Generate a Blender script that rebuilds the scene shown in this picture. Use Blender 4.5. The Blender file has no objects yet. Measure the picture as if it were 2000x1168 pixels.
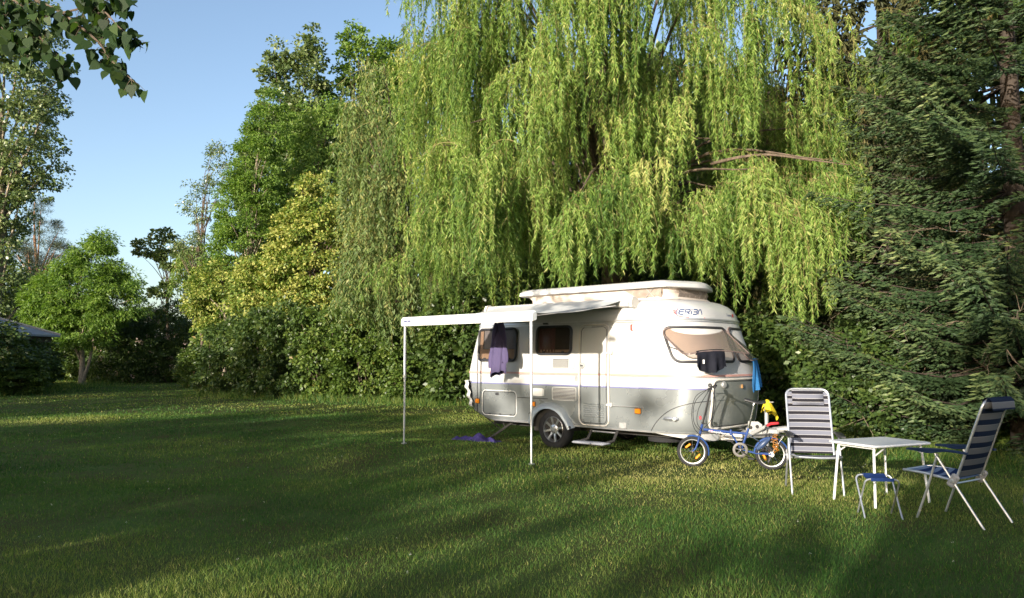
import bpy, math, random
import numpy as np
from mathutils import Vector, Matrix

# ---------------------------------------------------------------- camera, sky, sun, exposure
scene = bpy.context.scene
COL = scene.collection
FPX, HC, HORIZON = 1500.0, 1.5, 695.0            # focal length in photo pixels, eye height, horizon row
PITCH = math.atan((HORIZON - 584.0) / FPX)
cam_data = bpy.data.cameras.new('camera')
cam_data.sensor_width = 36.0
cam_data.lens = 36.0 * FPX / 2000.0
cam_data.clip_end = 3000.0
camera = bpy.data.objects.new('camera', cam_data)
camera.location = (0, 0, HC)
camera.rotation_euler = (math.pi / 2 + PITCH, 0, 0)
COL.objects.link(camera)
scene.camera = camera

SUN_EL = math.radians(11.0)
SUN_H = np.array([-0.52, -0.854]); SUN_H = SUN_H / np.linalg.norm(SUN_H)      # horizontal direction towards the sun
world = bpy.data.worlds.new('World'); scene.world = world; world.use_nodes = True
wn = world.node_tree.nodes; wl = world.node_tree.links
sky = wn.new('ShaderNodeTexSky'); sky.sky_type = 'NISHITA'; sky.sun_disc = False
sky.sun_elevation = SUN_EL; sky.sun_rotation = math.atan2(SUN_H[0], SUN_H[1])
sky.altitude = 0; sky.air_density = 0.8; sky.dust_density = 2.0; sky.ozone_density = 1.0
wl.new(sky.outputs[0], wn['Background'].inputs[0]); wn['Background'].inputs[1].default_value = 0.15
sun_data = bpy.data.lights.new('sun', 'SUN'); sun_data.energy = 4.3; sun_data.angle = math.radians(0.55)
sun_data.color = (1.0, 0.915, 0.79)
sun = bpy.data.objects.new('sun', sun_data)
sun.rotation_euler = Vector((SUN_H[0] * math.cos(SUN_EL), SUN_H[1] * math.cos(SUN_EL), math.sin(SUN_EL))).to_track_quat('Z', 'Y').to_euler()
COL.objects.link(sun)
scene.view_settings.view_transform = 'Standard'; scene.view_settings.look = 'None'
scene.view_settings.exposure = 1.12; scene.view_settings.gamma = 1.0; scene.view_settings.use_curve_mapping = False
scene.cycles.max_bounces = 7; scene.cycles.diffuse_bounces = 4; scene.cycles.transmission_bounces = 4
scene.cycles.transparent_max_bounces = 8; scene.cycles.use_denoising = True

# ---------------------------------------------------------------- helpers
def tag(o, label=None, cat=None, group=None, kind=None):
    if label: o['label'] = label
    if cat: o['category'] = cat
    if group: o['group'] = group
    if kind: o['kind'] = kind
    return o

def empty(name, loc=(0, 0, 0), rz=0.0, parent=None):
    o = bpy.data.objects.new(name, None); o.empty_display_size = 0.2
    o.location = loc; o.rotation_euler = (0, 0, rz); o.parent = parent
    COL.objects.link(o); return o

def norm(v):
    v = np.asarray(v, float); n = np.linalg.norm(v, axis=-1, keepdims=True); return v / np.maximum(n, 1e-9)

class MB:
    """Collects shapes; build() links them as ONE mesh object."""
    def __init__(s): s.v = []; s.f = []
    def add(s, vs, fs):
        b = len(s.v); s.v += [tuple(map(float, p)) for p in vs]; s.f += [tuple(b + i for i in f) for f in fs]; return s
    def box(s, c, d, ang=0.0, axis='z', bev=0.0):
        x, y, z = d[0] / 2, d[1] / 2, d[2] / 2
        if bev > 0:
            b = min(bev, x * .9, y * .9, z * .9); vs = []; 
            pr = [(-x + b, -y), (x - b, -y), (x, -y + b), (x, y - b), (x - b, y), (-x + b, y), (-x, y - b), (-x, -y + b)]
            ins = [(px * (x - b) / x, py * (y - b) / y) for px, py in pr]
            for ring, h in ((ins, -z), (pr, -z + b), (pr, z - b), (ins, z)): vs += [(p[0], p[1], h) for p in ring]
            fs = [tuple(range(7, -1, -1)), tuple(range(24, 32))]
            for k in range(3):
                for i in range(8): fs.append((k*8+i, k*8+(i+1) % 8, k*8+8+(i+1) % 8, k*8+8+i))
        else:
            vs = [(a, b_, c_) for a in (-x, x) for b_ in (-y, y) for c_ in (-z, z)]
            fs = [(0, 1, 3, 2), (4, 6, 7, 5), (0, 4, 5, 1), (2, 3, 7, 6), (0, 2, 6, 4), (1, 5, 7, 3)]
        R = Matrix.Rotation(ang, 3, axis.upper())
        return s.add([R @ Vector(p) + Vector(c) for p in vs], fs)
    def tube(s, pts, r, n=8, closed=False, flat=1.0):
        P = [Vector(p) for p in pts]; m = len(P)
        rs = [r] * m if isinstance(r, (int, float)) else list(r)
        vs = []; up = None
        for i in range(m):
            a = P[(i - 1) % m] if (closed or i > 0) else P[i]; b = P[(i + 1) % m] if (closed or i < m - 1) else P[i]
            t = (b - a)
            t = t.normalized() if t.length > 1e-9 else Vector((0, 0, 1))
            if up is None:
                up = Vector((0, 0, 1)) if abs(t.z) < .9 else Vector((1, 0, 0))
            side = t.cross(up)
            side = side.normalized() if side.length > 1e-6 else t.orthogonal().normalized()
            up = side.cross(t).normalized()
            for k in range(n):
                q = 2 * math.pi * k / n
                vs.append(P[i] + side * (math.cos(q) * rs[i]) + up * (math.sin(q) * rs[i] * flat))
        fs = []
        for i in range(m if closed else m - 1):
            j = (i + 1) % m
            for k in range(n): fs.append((i*n+k, i*n+(k+1) % n, j*n+(k+1) % n, j*n+k))
        if not closed: fs += [tuple(range(n - 1, -1, -1)), tuple((m-1)*n + k for k in range(n))]
        return s.add(vs, fs)
    def lathe(s, prof, c=(0, 0, 0), axis=(0, 1, 0), n=32, closed=False):
        """prof: (radius, height along axis)"""
        A = Vector(axis).normalized(); U = A.orthogonal().normalized(); V = A.cross(U); c = Vector(c)
        vs = [c + A * h + (U * math.cos(2*math.pi*k/n) + V * math.sin(2*math.pi*k/n)) * r for r, h in prof for k in range(n)]
        m = len(prof); fs = []
        for i in range(m if closed else m - 1):
            j = (i + 1) % m
            for k in range(n): fs.append((i*n+k, i*n+(k+1) % n, j*n+(k+1) % n, j*n+k))
        if not closed:
            fs += [tuple(range(n - 1, -1, -1)), tuple((m-1)*n + k for k in range(n))]
        return s.add(vs, fs)
    def grid(s, P, wrap=False, flip=False):
        """P: rows of points"""
        r, c = len(P), len(P[0]); fs = []
        for i in range(r - 1):
            for j in range(c if wrap else c - 1):
                k = (j + 1) % c; q = (i*c+j, i*c+k, (i+1)*c+k, (i+1)*c+j)
                fs.append(q[::-1] if flip else q)
        return s.add([p for row in P for p in row], fs)
    def solid_grid(s, P, d):
        """sheet P thickened by vector or scalar-z offset d, closed rim"""
        d = np.array(d, float); P = np.array(P, float); r, c = P.shape[:2]
        s.grid(P); s.grid(P + d, flip=True)
        rim = [(0, j) for j in range(c)] + [(i, c-1) for i in range(1, r)] + [(r-1, j) for j in range(c-2, -1, -1)] + [(i, 0) for i in range(r-2, 0, -1)]
        top = [P[i, j] for i, j in rim]; bot = [P[i, j] + d for i, j in rim]
        return s.grid([bot, top], wrap=True)
    def build(s, name, mat, parent=None, smooth=40.0, loc=None, rot=None):
        me = bpy.data.meshes.new(name); me.from_pydata(s.v, [], s.f); me.validate(); me.update()
        if smooth:
            me.shade_smooth()
            try: me.set_sharp_from_angle(angle=math.radians(smooth))
            except Exception: pass
        me.materials.append(mat)
        o = bpy.data.objects.new(name, me); COL.objects.link(o)
        if parent: o.parent = parent
        if loc is not None: o.location = loc
        if rot is not None: o.rotation_euler = rot
        return o

def arc(c, r, a0, a1, n, ax=(1, 0, 0), ay=(0, 0, 1)):
    c = np.array(c, float); ax = np.array(ax, float); ay = np.array(ay, float)
    return [c + ax * (r * math.cos(a)) + ay * (r * math.sin(a)) for a in np.linspace(a0, a1, n)]

def smooth_path(pts, n=6):
    """Catmull-Rom"""
    P = [np.array(p, float) for p in pts]; P = [2*P[0]-P[1]] + P + [2*P[-1]-P[-2]]; out = []
    for i in range(1, len(P) - 2):
        for k in range(n):
            t = k / n; a, b, c, d = P[i-1:i+3]
            out.append(.5*((2*b)+(c-a)*t+(2*a-5*b+4*c-d)*t*t+(3*b-a-3*c+d)*t**3))
    return out + [P[-2]]

# ---------------------------------------------------------------- materials
def mat(name, base, rough=0.5, metal=0.0, noise=0.0, nscale=8.0, bump=0.0, bscale=60.0, spec=0.5, dirt=None, coat=0.0):
    m = bpy.data.materials.new(name); m.use_nodes = True
    nt = m.node_tree; n = nt.nodes; l = nt.links; b = n['Principled BSDF']
    b.inputs['Base Color'].default_value = (*base, 1); b.inputs['Roughness'].default_value = rough
    b.inputs['Metallic'].default_value = metal; b.inputs['Specular IOR Level'].default_value = spec
    b.inputs['Coat Weight'].default_value = coat
    tc = n.new('ShaderNodeTexCoord')
    if noise > 0:
        t = n.new('ShaderNodeTexNoise'); t.inputs['Scale'].default_value = nscale; t.inputs['Detail'].default_value = 5
        l.new(tc.outputs['Object'], t.inputs['Vector'])
        r = n.new('ShaderNodeValToRGB'); r.color_ramp.elements[0].position = .3; r.color_ramp.elements[1].position = .7
        lo = dirt if dirt else tuple(c * (1 - noise) for c in base)
        r.color_ramp.elements[0].color = (*lo, 1); r.color_ramp.elements[1].color = (*[min(1, c * (1 + noise * .4)) for c in base], 1)
        l.new(t.outputs['Fac'], r.inputs[0]); l.new(r.outputs[0], b.inputs['Base Color'])
        rr = n.new('ShaderNodeMapRange'); rr.inputs[3].default_value = max(0.02, rough - .08); rr.inputs[4].default_value = min(1, rough + .1)
        l.new(t.outputs['Fac'], rr.inputs[0]); l.new(rr.outputs[0], b.inputs['Roughness'])
    if bump > 0:
        t2 = n.new('ShaderNodeTexNoise'); t2.inputs['Scale'].default_value = bscale; t2.inputs['Detail'].default_value = 4
        l.new(tc.outputs['Object'], t2.inputs['Vector'])
        bp = n.new('ShaderNodeBump'); bp.inputs['Strength'].default_value = bump; bp.inputs['Distance'].default_value = .01
        l.new(t2.outputs['Fac'], bp.inputs['Height']); l.new(bp.outputs[0], b.inputs['Normal'])
    return m

def leaf_mat(name, stops, trans=0.35, tcol=None, rough=0.5, spec=0.3):
    """per-leaf colour from the 'rnd' attribute; diffuse + translucent"""
    m = bpy.data.materials.new(name); m.use_nodes = True
    nt = m.node_tree; n = nt.nodes; l = nt.links; b = n['Principled BSDF']; out = n['Material Output']
    at = n.new('ShaderNodeAttribute'); at.attribute_name = 'rnd'
    r = n.new('ShaderNodeValToRGB'); e = r.color_ramp.elements
    while len(e) < len(stops): e.new(.5)
    for i, (p, c) in enumerate(stops): e[i].position = p; e[i].color = (*c, 1)
    l.new(at.outputs['Fac'], r.inputs[0]); l.new(r.outputs[0], b.inputs['Base Color'])
    b.inputs['Roughness'].default_value = rough; b.inputs['Specular IOR Level'].default_value = spec
    if trans > 0:
        t = n.new('ShaderNodeBsdfTranslucent'); mx = n.new('ShaderNodeMixShader'); mx.inputs[0].default_value = trans
        hs = n.new('ShaderNodeMix'); hs.data_type = 'RGBA'; hs.blend_type = 'MULTIPLY'; hs.inputs[0].default_value = 1
        hs.inputs[7].default_value = (*(tcol or (1.25, 1.35, .55)), 1)
        l.new(r.outputs[0], hs.inputs[6]); l.new(hs.outputs[2], t.inputs[0])
        l.new(b.outputs[0], mx.inputs[1]); l.new(t.outputs[0], mx.inputs[2]); l.new(mx.outputs[0], out.inputs[0])
    return m

def glass_mat(name, tint, refl_rough=0.02, opac=0.35):
    """tinted pane: see-through with a glossy coat"""
    m = bpy.data.materials.new(name); m.use_nodes = True
    nt = m.node_tree; n = nt.nodes; l = nt.links; out = n['Material Output']
    b = n['Principled BSDF']; b.inputs['Base Color'].default_value = (*[c * .25 for c in tint], 1)
    b.inputs['Roughness'].default_value = refl_rough; b.inputs['Specular IOR Level'].default_value = .6
    t = n.new('ShaderNodeBsdfTransparent'); t.inputs[0].default_value = (*tint, 1)
    mx = n.new('ShaderNodeMixShader'); lw = n.new('ShaderNodeLayerWeight'); lw.inputs[0].default_value = .5; fr = n.new('ShaderNodeMath'); fr.operation = 'POWER'; fr.inputs[1].default_value = 4.0; l.new(lw.outputs['Facing'], fr.inputs[0])
    ad = n.new('ShaderNodeMath'); ad.operation = 'ADD'; ad.use_clamp = True; ad.inputs[1].default_value = opac
    l.new(fr.outputs[0], ad.inputs[0]); l.new(ad.outputs[0], mx.inputs[0])
    l.new(t.outputs[0], mx.inputs[1]); l.new(b.outputs[0], mx.inputs[2]); l.new(mx.outputs[0], out.inputs[0])
    return m

def stripe_mat(name, axis, period, bands, rough=.8, spec=.1, off=0.0, weave=True):
    """woven stripes; bands = [(start 0..1, colour)...] along an object axis"""
    m = bpy.data.materials.new(name); m.use_nodes = True
    nt = m.node_tree; n = nt.nodes; l = nt.links; b = n['Principled BSDF']
    tc = n.new('ShaderNodeTexCoord'); sp = n.new('ShaderNodeSeparateXYZ'); l.new(tc.outputs['Object'], sp.inputs[0])
    if axis == 'UVv':
        l.new(tc.outputs['UV'], sp.inputs[0]); ax = 1
    else: ax = 'xyz'.index(axis)
    ad = n.new('ShaderNodeMath'); ad.operation = 'ADD'; ad.inputs[1].default_value = off + 50 * period
    mu = n.new('ShaderNodeMath'); mu.operation = 'MULTIPLY'; mu.inputs[1].default_value = 1 / period
    fr = n.new('ShaderNodeMath'); fr.operation = 'FRACT'
    l.new(sp.outputs[ax], ad.inputs[0]); l.new(ad.outputs[0], mu.inputs[0]); l.new(mu.outputs[0], fr.inputs[0])
    r = n.new('ShaderNodeValToRGB'); r.color_ramp.interpolation = 'CONSTANT'; e = r.color_ramp.elements
    while len(e) < len(bands): e.new(.5)
    for i, (p, c) in enumerate(bands): e[i].position = p; e[i].color = (*c, 1)
    l.new(fr.outputs[0], r.inputs[0]); l.new(r.outputs[0], b.inputs['Base Color'])
    b.inputs['Roughness'].default_value = rough; b.inputs['Specular IOR Level'].default_value = spec
    t2 = n.new('ShaderNodeTexNoise'); t2.inputs['Scale'].default_value = 250
    l.new(tc.outputs['Object'], t2.inputs['Vector'])
    bp = n.new('ShaderNodeBump'); bp.inputs['Strength'].default_value = .25; bp.inputs['Distance'].default_value = .003
    l.new(t2.outputs['Fac'], bp.inputs['Height']); l.new(bp.outputs[0], b.inputs['Normal'])
    return m

M = dict(
    white=mat('caravan_white', (.52, .515, .505), .32, noise=.05, nscale=3, bump=.04, bscale=14, coat=.2),
    grey=mat('caravan_grey', (.29, .31, .315), .28, metal=.45, noise=.08, nscale=3, bump=.05, bscale=12),
    trim=mat('aluminium_trim', (.62, .62, .62), .35, metal=.7, noise=.1, nscale=12),
    cream=mat('cream_rubber', (.62, .58, .52), .6, noise=.1),
    dark=mat('dark_plastic', (.035, .035, .04), .5, noise=.2),
    rubber=mat('tyre_rubber', (.018, .018, .02), .85, noise=.3, nscale=20, bump=.2, bscale=90),
    under=mat('underbody', (.03, .028, .026), .8, noise=.3),
    alloy=mat('alloy', (.55, .56, .58), .3, metal=.85, noise=.06),
    steel=mat('steel_tube', (.50, .52, .55), .38, metal=.75),
    zinc=mat('zinc', (.45, .45, .44), .5, metal=.6, noise=.2, nscale=15),
    blue_line=mat('blue_stripe', (.09, .10, .32), .4), red_line=mat('red_stripe', (.55, .30, .26), .45, noise=.1),
    logo_blue=mat('logo_blue', (.03, .06, .16), .4), logo_red=mat('logo_red', (.55, .05, .06), .4),
    amber=mat('amber_lens', (.85, .26, .01), .3), red_lens=mat('red_lens', (.45, .06, .04), .3),
    canvas=mat('bellows_canvas', (.60, .53, .47), .9, noise=.1, bump=.3, bscale=30, spec=.1),
    mesh_win=mat('bellows_window', (.30, .24, .20), .25, noise=.25, nscale=10),
    awning=mat('awning_fabric', (.55, .55, .53), .8, noise=.05, bump=.1, bscale=6, spec=.15),
    curtain=mat('curtain', (.55, .40, .30), .9, noise=.1), blind=mat('blind', (.62, .60, .57), .8, noise=.06),
    room=mat('room_dark', (.03, .022, .02), .9), room_red=mat('room_curtain', (.14, .05, .055), .9, noise=.3, nscale=14),
    glass=glass_mat('tinted_pane', (.62, .56, .50), opac=.16),
    flap=glass_mat('acrylic_flap', (.87, .81, .77), .10, opac=.12),
    bike=mat('bike_blue', (.022, .055, .20), .28, coat=.5, noise=.08), bike_d=mat('mudguard_blue', (.02, .06, .20), .4),
    chrome=mat('chrome', (.72, .72, .72), .15, metal=1.0), black=mat('black_plastic', (.015, .015, .016), .45, noise=.2),
    rim=mat('bike_rim', (.34, .34, .33), .35, metal=.4), redgrip=mat('red_grip', (.55, .03, .04), .45),
    white_paint=mat('white_paint', (.78, .78, .76), .4, noise=.06), pink=mat('pink', (.75, .25, .45), .5),
    table=mat('table_top', (.60, .61, .62), .35, noise=.06, nscale=5),
    navy=mat('navy_fabric', (.012, .035, .13), .8, noise=.2, bump=.3, bscale=180, spec=.15),
    navy_pl=mat('navy_plastic', (.012, .03, .085), .45, noise=.15),
    black_cloth=mat('black_cloth', (.012, .013, .02), .8, noise=.3, bump=.3, bscale=60, spec=.15),
    blue_cloth=mat('blue_towel', (.035, .16, .38), .9, noise=.15, bump=.4, bscale=200, spec=.1),
    purple_cloth=mat('purple_towel', (.07, .055, .19), .95, noise=.25, bump=.6, bscale=150, spec=.05),
    yellow=mat('yellow_cloth', (.55, .42, .02), .7, noise=.15, bump=.3, bscale=90, spec=.2),
    orange=mat('orange_cord', (.30, .12, .015), .8, noise=.2),
    grey_cloth=mat('grey_cloth', (.16, .16, .15), .9, noise=.2, bump=.4, bscale=80),
    bark=mat('bark', (.13, .10, .075), .95, noise=.45, nscale=9, bump=.9, bscale=25, spec=.1),
    bark_l=mat('bark_pale', (.30, .25, .19), .95, noise=.45, nscale=9, bump=.8, bscale=25, spec=.1),
    twig=mat('willow_twig', (.20, .17, .06), .8, noise=.3),
    bark_d=mat('bark_dark', (.065, .052, .042), .95, noise=.4, nscale=9, bump=.9, bscale=25, spec=.1),
    dry=mat('dry_twig', (.17, .13, .09), .9, noise=.3),
    tent=mat('roof_sheet', (.22, .25, .32), .55, noise=.25, nscale=6, bump=.2, bscale=18),
)

# ---------------------------------------------------------------- pixel <-> ground helpers and caravan frame
def ray(px, py):
    fw = np.array([0, math.cos(PITCH), math.sin(PITCH)]); up = np.array([0, -math.sin(PITCH), math.cos(PITCH)])
    return fw * FPX + np.array([1., 0, 0]) * (px - 1000.) - up * (py - 584.)
def G(px, py, z=0.0):
    r = ray(px, py); return np.array([0, 0, HC]) + r * ((z - HC) / r[2])
def D(px, py, Y):
    r = ray(px, py); return np.array([0, 0, HC]) + r * (Y / r[1])

CAR_O = np.array([1.395, 13.316, 0.0]); CAR_A = math.atan2(-0.675, 0.738)
CEX = np.array([math.cos(CAR_A), math.sin(CAR_A), 0]); CEY = np.array([-math.sin(CAR_A), math.cos(CAR_A), 0])
def car_world(x, y, z): return CAR_O + CEX * x + CEY * y + np.array([0, 0, z])
_f1, _f2 = car_world(-1.4, -3.03, 0), car_world(1.38, -3.18, 0)
def hgt(x, y):
    x = np.asarray(x, float); y = np.asarray(y, float)
    h = 0.15 * np.exp(-((x-_f1[0])**2 + (y-_f1[1])**2) / 2.4) + 0.07 * np.exp(-((x-_f2[0])**2 + (y-_f2[1])**2) / 1.4)
    u = np.exp(-((x-1.4)**2 + (y-13.3)**2) / 18.0)
    h = h + (1 - u) * (0.018 * np.sin(x * .9 + 1.3) * np.cos(y * .7 + .4) + 0.010 * np.sin(x * 2.3 - y * 1.7))
    return h

# ---------------------------------------------------------------- ground
def nonuni(lo, hi, step, far, n):
    core = list(np.arange(lo, hi + 1e-6, step)); t = np.linspace(0, 1, n)[1:] ** 2.2
    return sorted([lo - (far) * a for a in t] + core + [hi + far * a for a in t])
gx = np.array(nonuni(-30, 20, .5, 1200, 14)); gy = np.array(nonuni(-12, 50, .5, 1500, 14))
XX, YY = np.meshgrid(gx, gy)
gm = MB(); gm.grid(np.stack([XX, YY, hgt(XX, YY)], -1).tolist())
m_soil = mat('lawn_soil', (.055, .085, .022), .95, noise=.5, nscale=1.2, bump=.6, bscale=30, spec=.05, dirt=(.065, .062, .022))
ground = gm.build('ground', m_soil, smooth=180); tag(ground, kind='structure')
# ================================================================ CARAVAN (x forward, y left, z up; door side is y = -1.05)
car = empty('caravan', tuple(CAR_O), CAR_A)
tag(car, 'white and grey touring caravan with raised roof and rolled-out awning', 'caravan')

ZS = np.array([.38, .44, .55, .80, 1.03, 1.21, 1.50, 1.80, 2.04, 2.12, 2.20, 2.27, 2.32, 2.355, 2.375])
WS = np.array([1.02, 1.04, 1.05, 1.05, 1.05, 1.05, 1.04, 1.025, 1.005, .985, .95, .90, .84, .75, .60])
XF = np.array([2.58, 2.64, 2.68, 2.72, 2.74, 2.74, 2.63, 2.52, 2.46, 2.44, 2.40, 2.32, 2.22, 2.08, 1.85])
XR = np.array([-1.55, -1.78, -2.02, -2.08, -2.12, -2.13, -2.06, -1.97, -1.90, -1.87, -1.82, -1.74, -1.64, -1.50, -1.32])
NF, NB = 3.0, 2.4
def outline(z, n=90):
    """half outline on the door side: from rear centre round to front centre"""
    w, xf, xr = (float(np.interp(z, ZS, a)) for a in (WS, XF, XR))
    fc, rc = .80, .20
    th = np.linspace(0, math.pi / 2, n)
    rear = np.stack([xr + rc - rc * np.cos(th) ** (2 / NB), -w * np.sin(th) ** (2 / NB) * 1.0], -1)
    front = np.stack([xf - fc + fc * np.sin(th) ** (2 / NF), -w * np.cos(th) ** (2 / NF)], -1)
    mid = np.stack([np.linspace(xr + rc, xf - fc, 24)[1:-1], np.full(22, -w)], -1)
    return np.concatenate([rear, mid, front])
_oc = {}
def _ol(z):
    k = round(z, 3)
    if k not in _oc:
        P = outline(z); seg = np.r_[0, np.cumsum(np.linalg.norm(np.diff(P, axis=0), axis=1))]
        i0 = np.interp(0.0, P[85:120, 0], seg[85:120])
        _oc[k] = (P, seg - i0)
    return _oc[k]
def S(u, z, off=0.0):
    """point on the door-side skin: u = arc length from the axle forward, plus outward offset"""
    P, s = _ol(z)
    def at(q): return np.array([np.interp(q, s, P[:, 0]), np.interp(q, s, P[:, 1])])
    p = at(u); t = at(min(u + .02, s[-1])) - at(max(u - .02, s[0])); t /= np.linalg.norm(t)
    return np.array([p[0] + t[1] * off, p[1] - t[0] * off, z])
def umax(z): return _ol(z)[1][-1]
def umin(z): return _ol(z)[1][0]

def ring(z, off=0.0, n=150):
    """whole closed outline"""
    P, s = _ol(z); k = np.linspace(s[0], s[-1], n)
    # concentrate on equal arc length
    pts = [S(q, z, off) for q in k]
    back = [np.array([p[0], -p[1], p[2]]) for p in pts[::-1][1:-1]]
    return pts + back
def shell(name, zs, m, parent, off=0.0, cap_top=False, cap_bot=False):
    b = MB(); b.grid([ring(z, off) for z in zs], wrap=True)
    n = len(ring(zs[0]))
    if cap_top: b.add(ring(zs[-1], off), [tuple(range(n))])
    if cap_bot: b.add(ring(zs[0], off), [tuple(range(n))[::-1]])
    return b.build(name, m, parent, smooth=50)
lower = shell('lower_body', [.38, .41, .44, .50, .55, .65, .80, .92, 1.02], M['grey'], car, cap_bot=True)
upper = shell('upper_body', [1.02, 1.06, 1.12, 1.21, 1.30, 1.40, 1.50, 1.60, 1.70, 1.80, 1.92, 2.04], M['white'], car)
roof = shell('roof', [2.04, 2.08, 2.12, 2.16, 2.20, 2.235, 2.27, 2.295, 2.32, 2.34, 2.355, 2.375], M['white'], car, off=.004, cap_top=True)

def band(name, z0, z1, off, m, parent, u0=None, u1=None):
    b = MB(); zm = (z0 + z1) / 2
    if u0 is None:
        rows = [ring(z0, 0), ring(z0, off), ring(z1, off), ring(z1, 0)]; b.grid(rows, wrap=True)
    else:
        us = np.linspace(u0, u1, 60)
        b.grid([[S(u, z0, 0) for u in us], [S(u, z0, off) for u in us], [S(u, z1, off) for u in us], [S(u, z1, 0) for u in us]])
    return b.build(name, m, parent, smooth=30)
band('gutter_rail', 2.030, 2.052, .020, M['trim'], car)
band('gutter_rail', 2.000, 2.016, .012, M['trim'], car)
band('belt_rail', 1.198, 1.228, .010, M['red_line'], car)
band('belt_rail', 1.186, 1.1965, .008, M['trim'], car)
band('blue_stripe', 1.030, 1.037, .003, M['blue_line'], car)
band('blue_stripe', 1.017, 1.026, .003, M['blue_line'], car)
band('sill_trim', .380, .405, .014, M['trim'], car)

def rrect(u0, u1, z0, z1, r, n=7):
    P = []
    for cu, cz, a in ((u1-r, z1-r, 0), (u0+r, z1-r, 90), (u0+r, z0+r, 180), (u1-r, z0+r, 270)):
        P += [(cu + r*math.cos(math.radians(a + 90*k/(n-1))), cz + r*math.sin(math.radians(a + 90*k/(n-1)))) for k in range(n)]
    out = []
    for i, (a, b) in enumerate(zip(P, P[1:] + P[:1])):          # subdivide the long straight runs so that they follow the skin
        k = max(1, int(math.hypot(a[0]-b[0], a[1]-b[1]) / .06))
        out += [(a[0]+(b[0]-a[0])*j/k, a[1]+(b[1]-a[1])*j/k) for j in range(k)]
    return out
def patch_pts(u0, u1, z0, z1, r, off, nu=16, skew=0.0, bulge=0.0):
    zz = list(z0 + r*(1-np.cos(np.linspace(0, math.pi/2, 6)))) + list(np.linspace(z0+r, z1-r, 8)[1:-1]) + list(z1 - r*(1-np.cos(np.linspace(math.pi/2, 0, 6))))
    rows = []
    for z in zz:
        d = 0.0
        if z < z0 + r: d = r - math.sqrt(max(0, r*r - (z0+r-z)**2))
        if z > z1 - r: d = r - math.sqrt(max(0, r*r - (z-z1+r)**2))
        rows.append([S(u + skew*(z-z0), z, off + bulge*(1-((2*(u-u0)/(u1-u0)-1)**2))*(1-((2*(z-z0)/(z1-z0)-1)**2))) for u in np.linspace(u0+d+1e-4, u1-d-1e-4, nu)])
    return rows
def patch(name, u0, u1, z0, z1, r, off, m, parent, nu=16, skew=0.0, bulge=0.0, thick=None):
    rows = patch_pts(u0, u1, z0, z1, r, off, nu, skew, bulge); b = MB(); b.grid(rows)
    # rim back to the skin
    t = thick if thick is not None else off - .001
    inner = patch_pts(u0, u1, z0, z1, r, off - t, nu, skew, 0)
    rim = lambda R: R[0] + [q[-1] for q in R[1:-1]] + R[-1][::-1] + [q[0] for q in R[1:-1][::-1]]
    b.grid([rim(inner), rim(rows)], wrap=True)
    return b.build(name, m, parent, smooth=40)
def frame(name, u0, u1, z0, z1, r, off, rad, m, parent, skew=0.0, flat=1.0):
    b = MB(); b.tube([S(u + skew*(z-z0), z, off) for u, z in rrect(u0, u1, z0, z1, r)], rad, 6, closed=True, flat=flat)
    return b.build(name, m, parent, smooth=60)
def wavy(name, u0, u1, z0, z1, off, amp, k, m, parent, skew=0.0):
    b = MB(); us = np.linspace(u0, u1, 40)
    b.grid([[S(u + skew*(z-z0), z, off + amp*math.sin((u-u0)*k) * (1 if z < z1 - .02 else .4)) for u in us] for z in np.linspace(z0, z1, 8)])
    return b.build(name, m, parent, smooth=80)

# --- side windows
def side_window(u0, u1, z0, z1, m_room, curt, label):
    w = frame('window', u0, u1, z0, z1, .085, .022, .022, M['dark'], car); w['label'] = label
    patch('interior', u0+.01, u1-.01, z0+.01, z1-.01, .08, .004, m_room, w)
    for a, b_, c, d, mm in curt: wavy('curtain', a, b_, c, d, .012, .005, 95, mm, w)
    patch('pane', u0+.012, u1-.012, z0+.012, z1-.012, .078, .030, M['glass'], w, thick=.004, bulge=.008)
    for uu in (u0+.16, u1-.16):
        b = MB(); b.add(*[(lambda p: ([p + np.array(q) for q in ((-.02, -.006, -.012), (.02, -.006, -.012), (.02, -.006, .012), (-.02, -.006, .012), (-.02, .02, -.012), (.02, .02, -.012), (.02, .02, .012), (-.02, .02, .012))], [(0, 1, 2, 3), (4, 7, 6, 5), (0, 4, 5, 1), (2, 6, 7, 3), (1, 5, 6, 2), (0, 3, 7, 4)]))(S(uu, z0+.035, .034))][0])
        b.build('latch', M['dark'], w, smooth=0)
    return w
side_window(-1.73, -.835, 1.42, 1.965, M['room'], [(-1.70, -.87, 1.45, 1.615, M['curtain']), (-1.70, -1.62, 1.6, 1.93, M['curtain']), (-1.60, -.87, 1.62, 1.94, mat('pale_reflection', (.30, .32, .40), .8, noise=.1))], 'large tinted rear side window with beige half curtain')  # bluish upper sheet stands in for sky reflected in the pane, no curtain
side_window(-.375, .35, 1.53, 1.975, M['room'], [(-.33, .02, 1.56, 1.95, M['room_red']), (-.33, .32, 1.555, 1.60, M['curtain'])], 'smaller dark side window beside the door')

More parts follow.
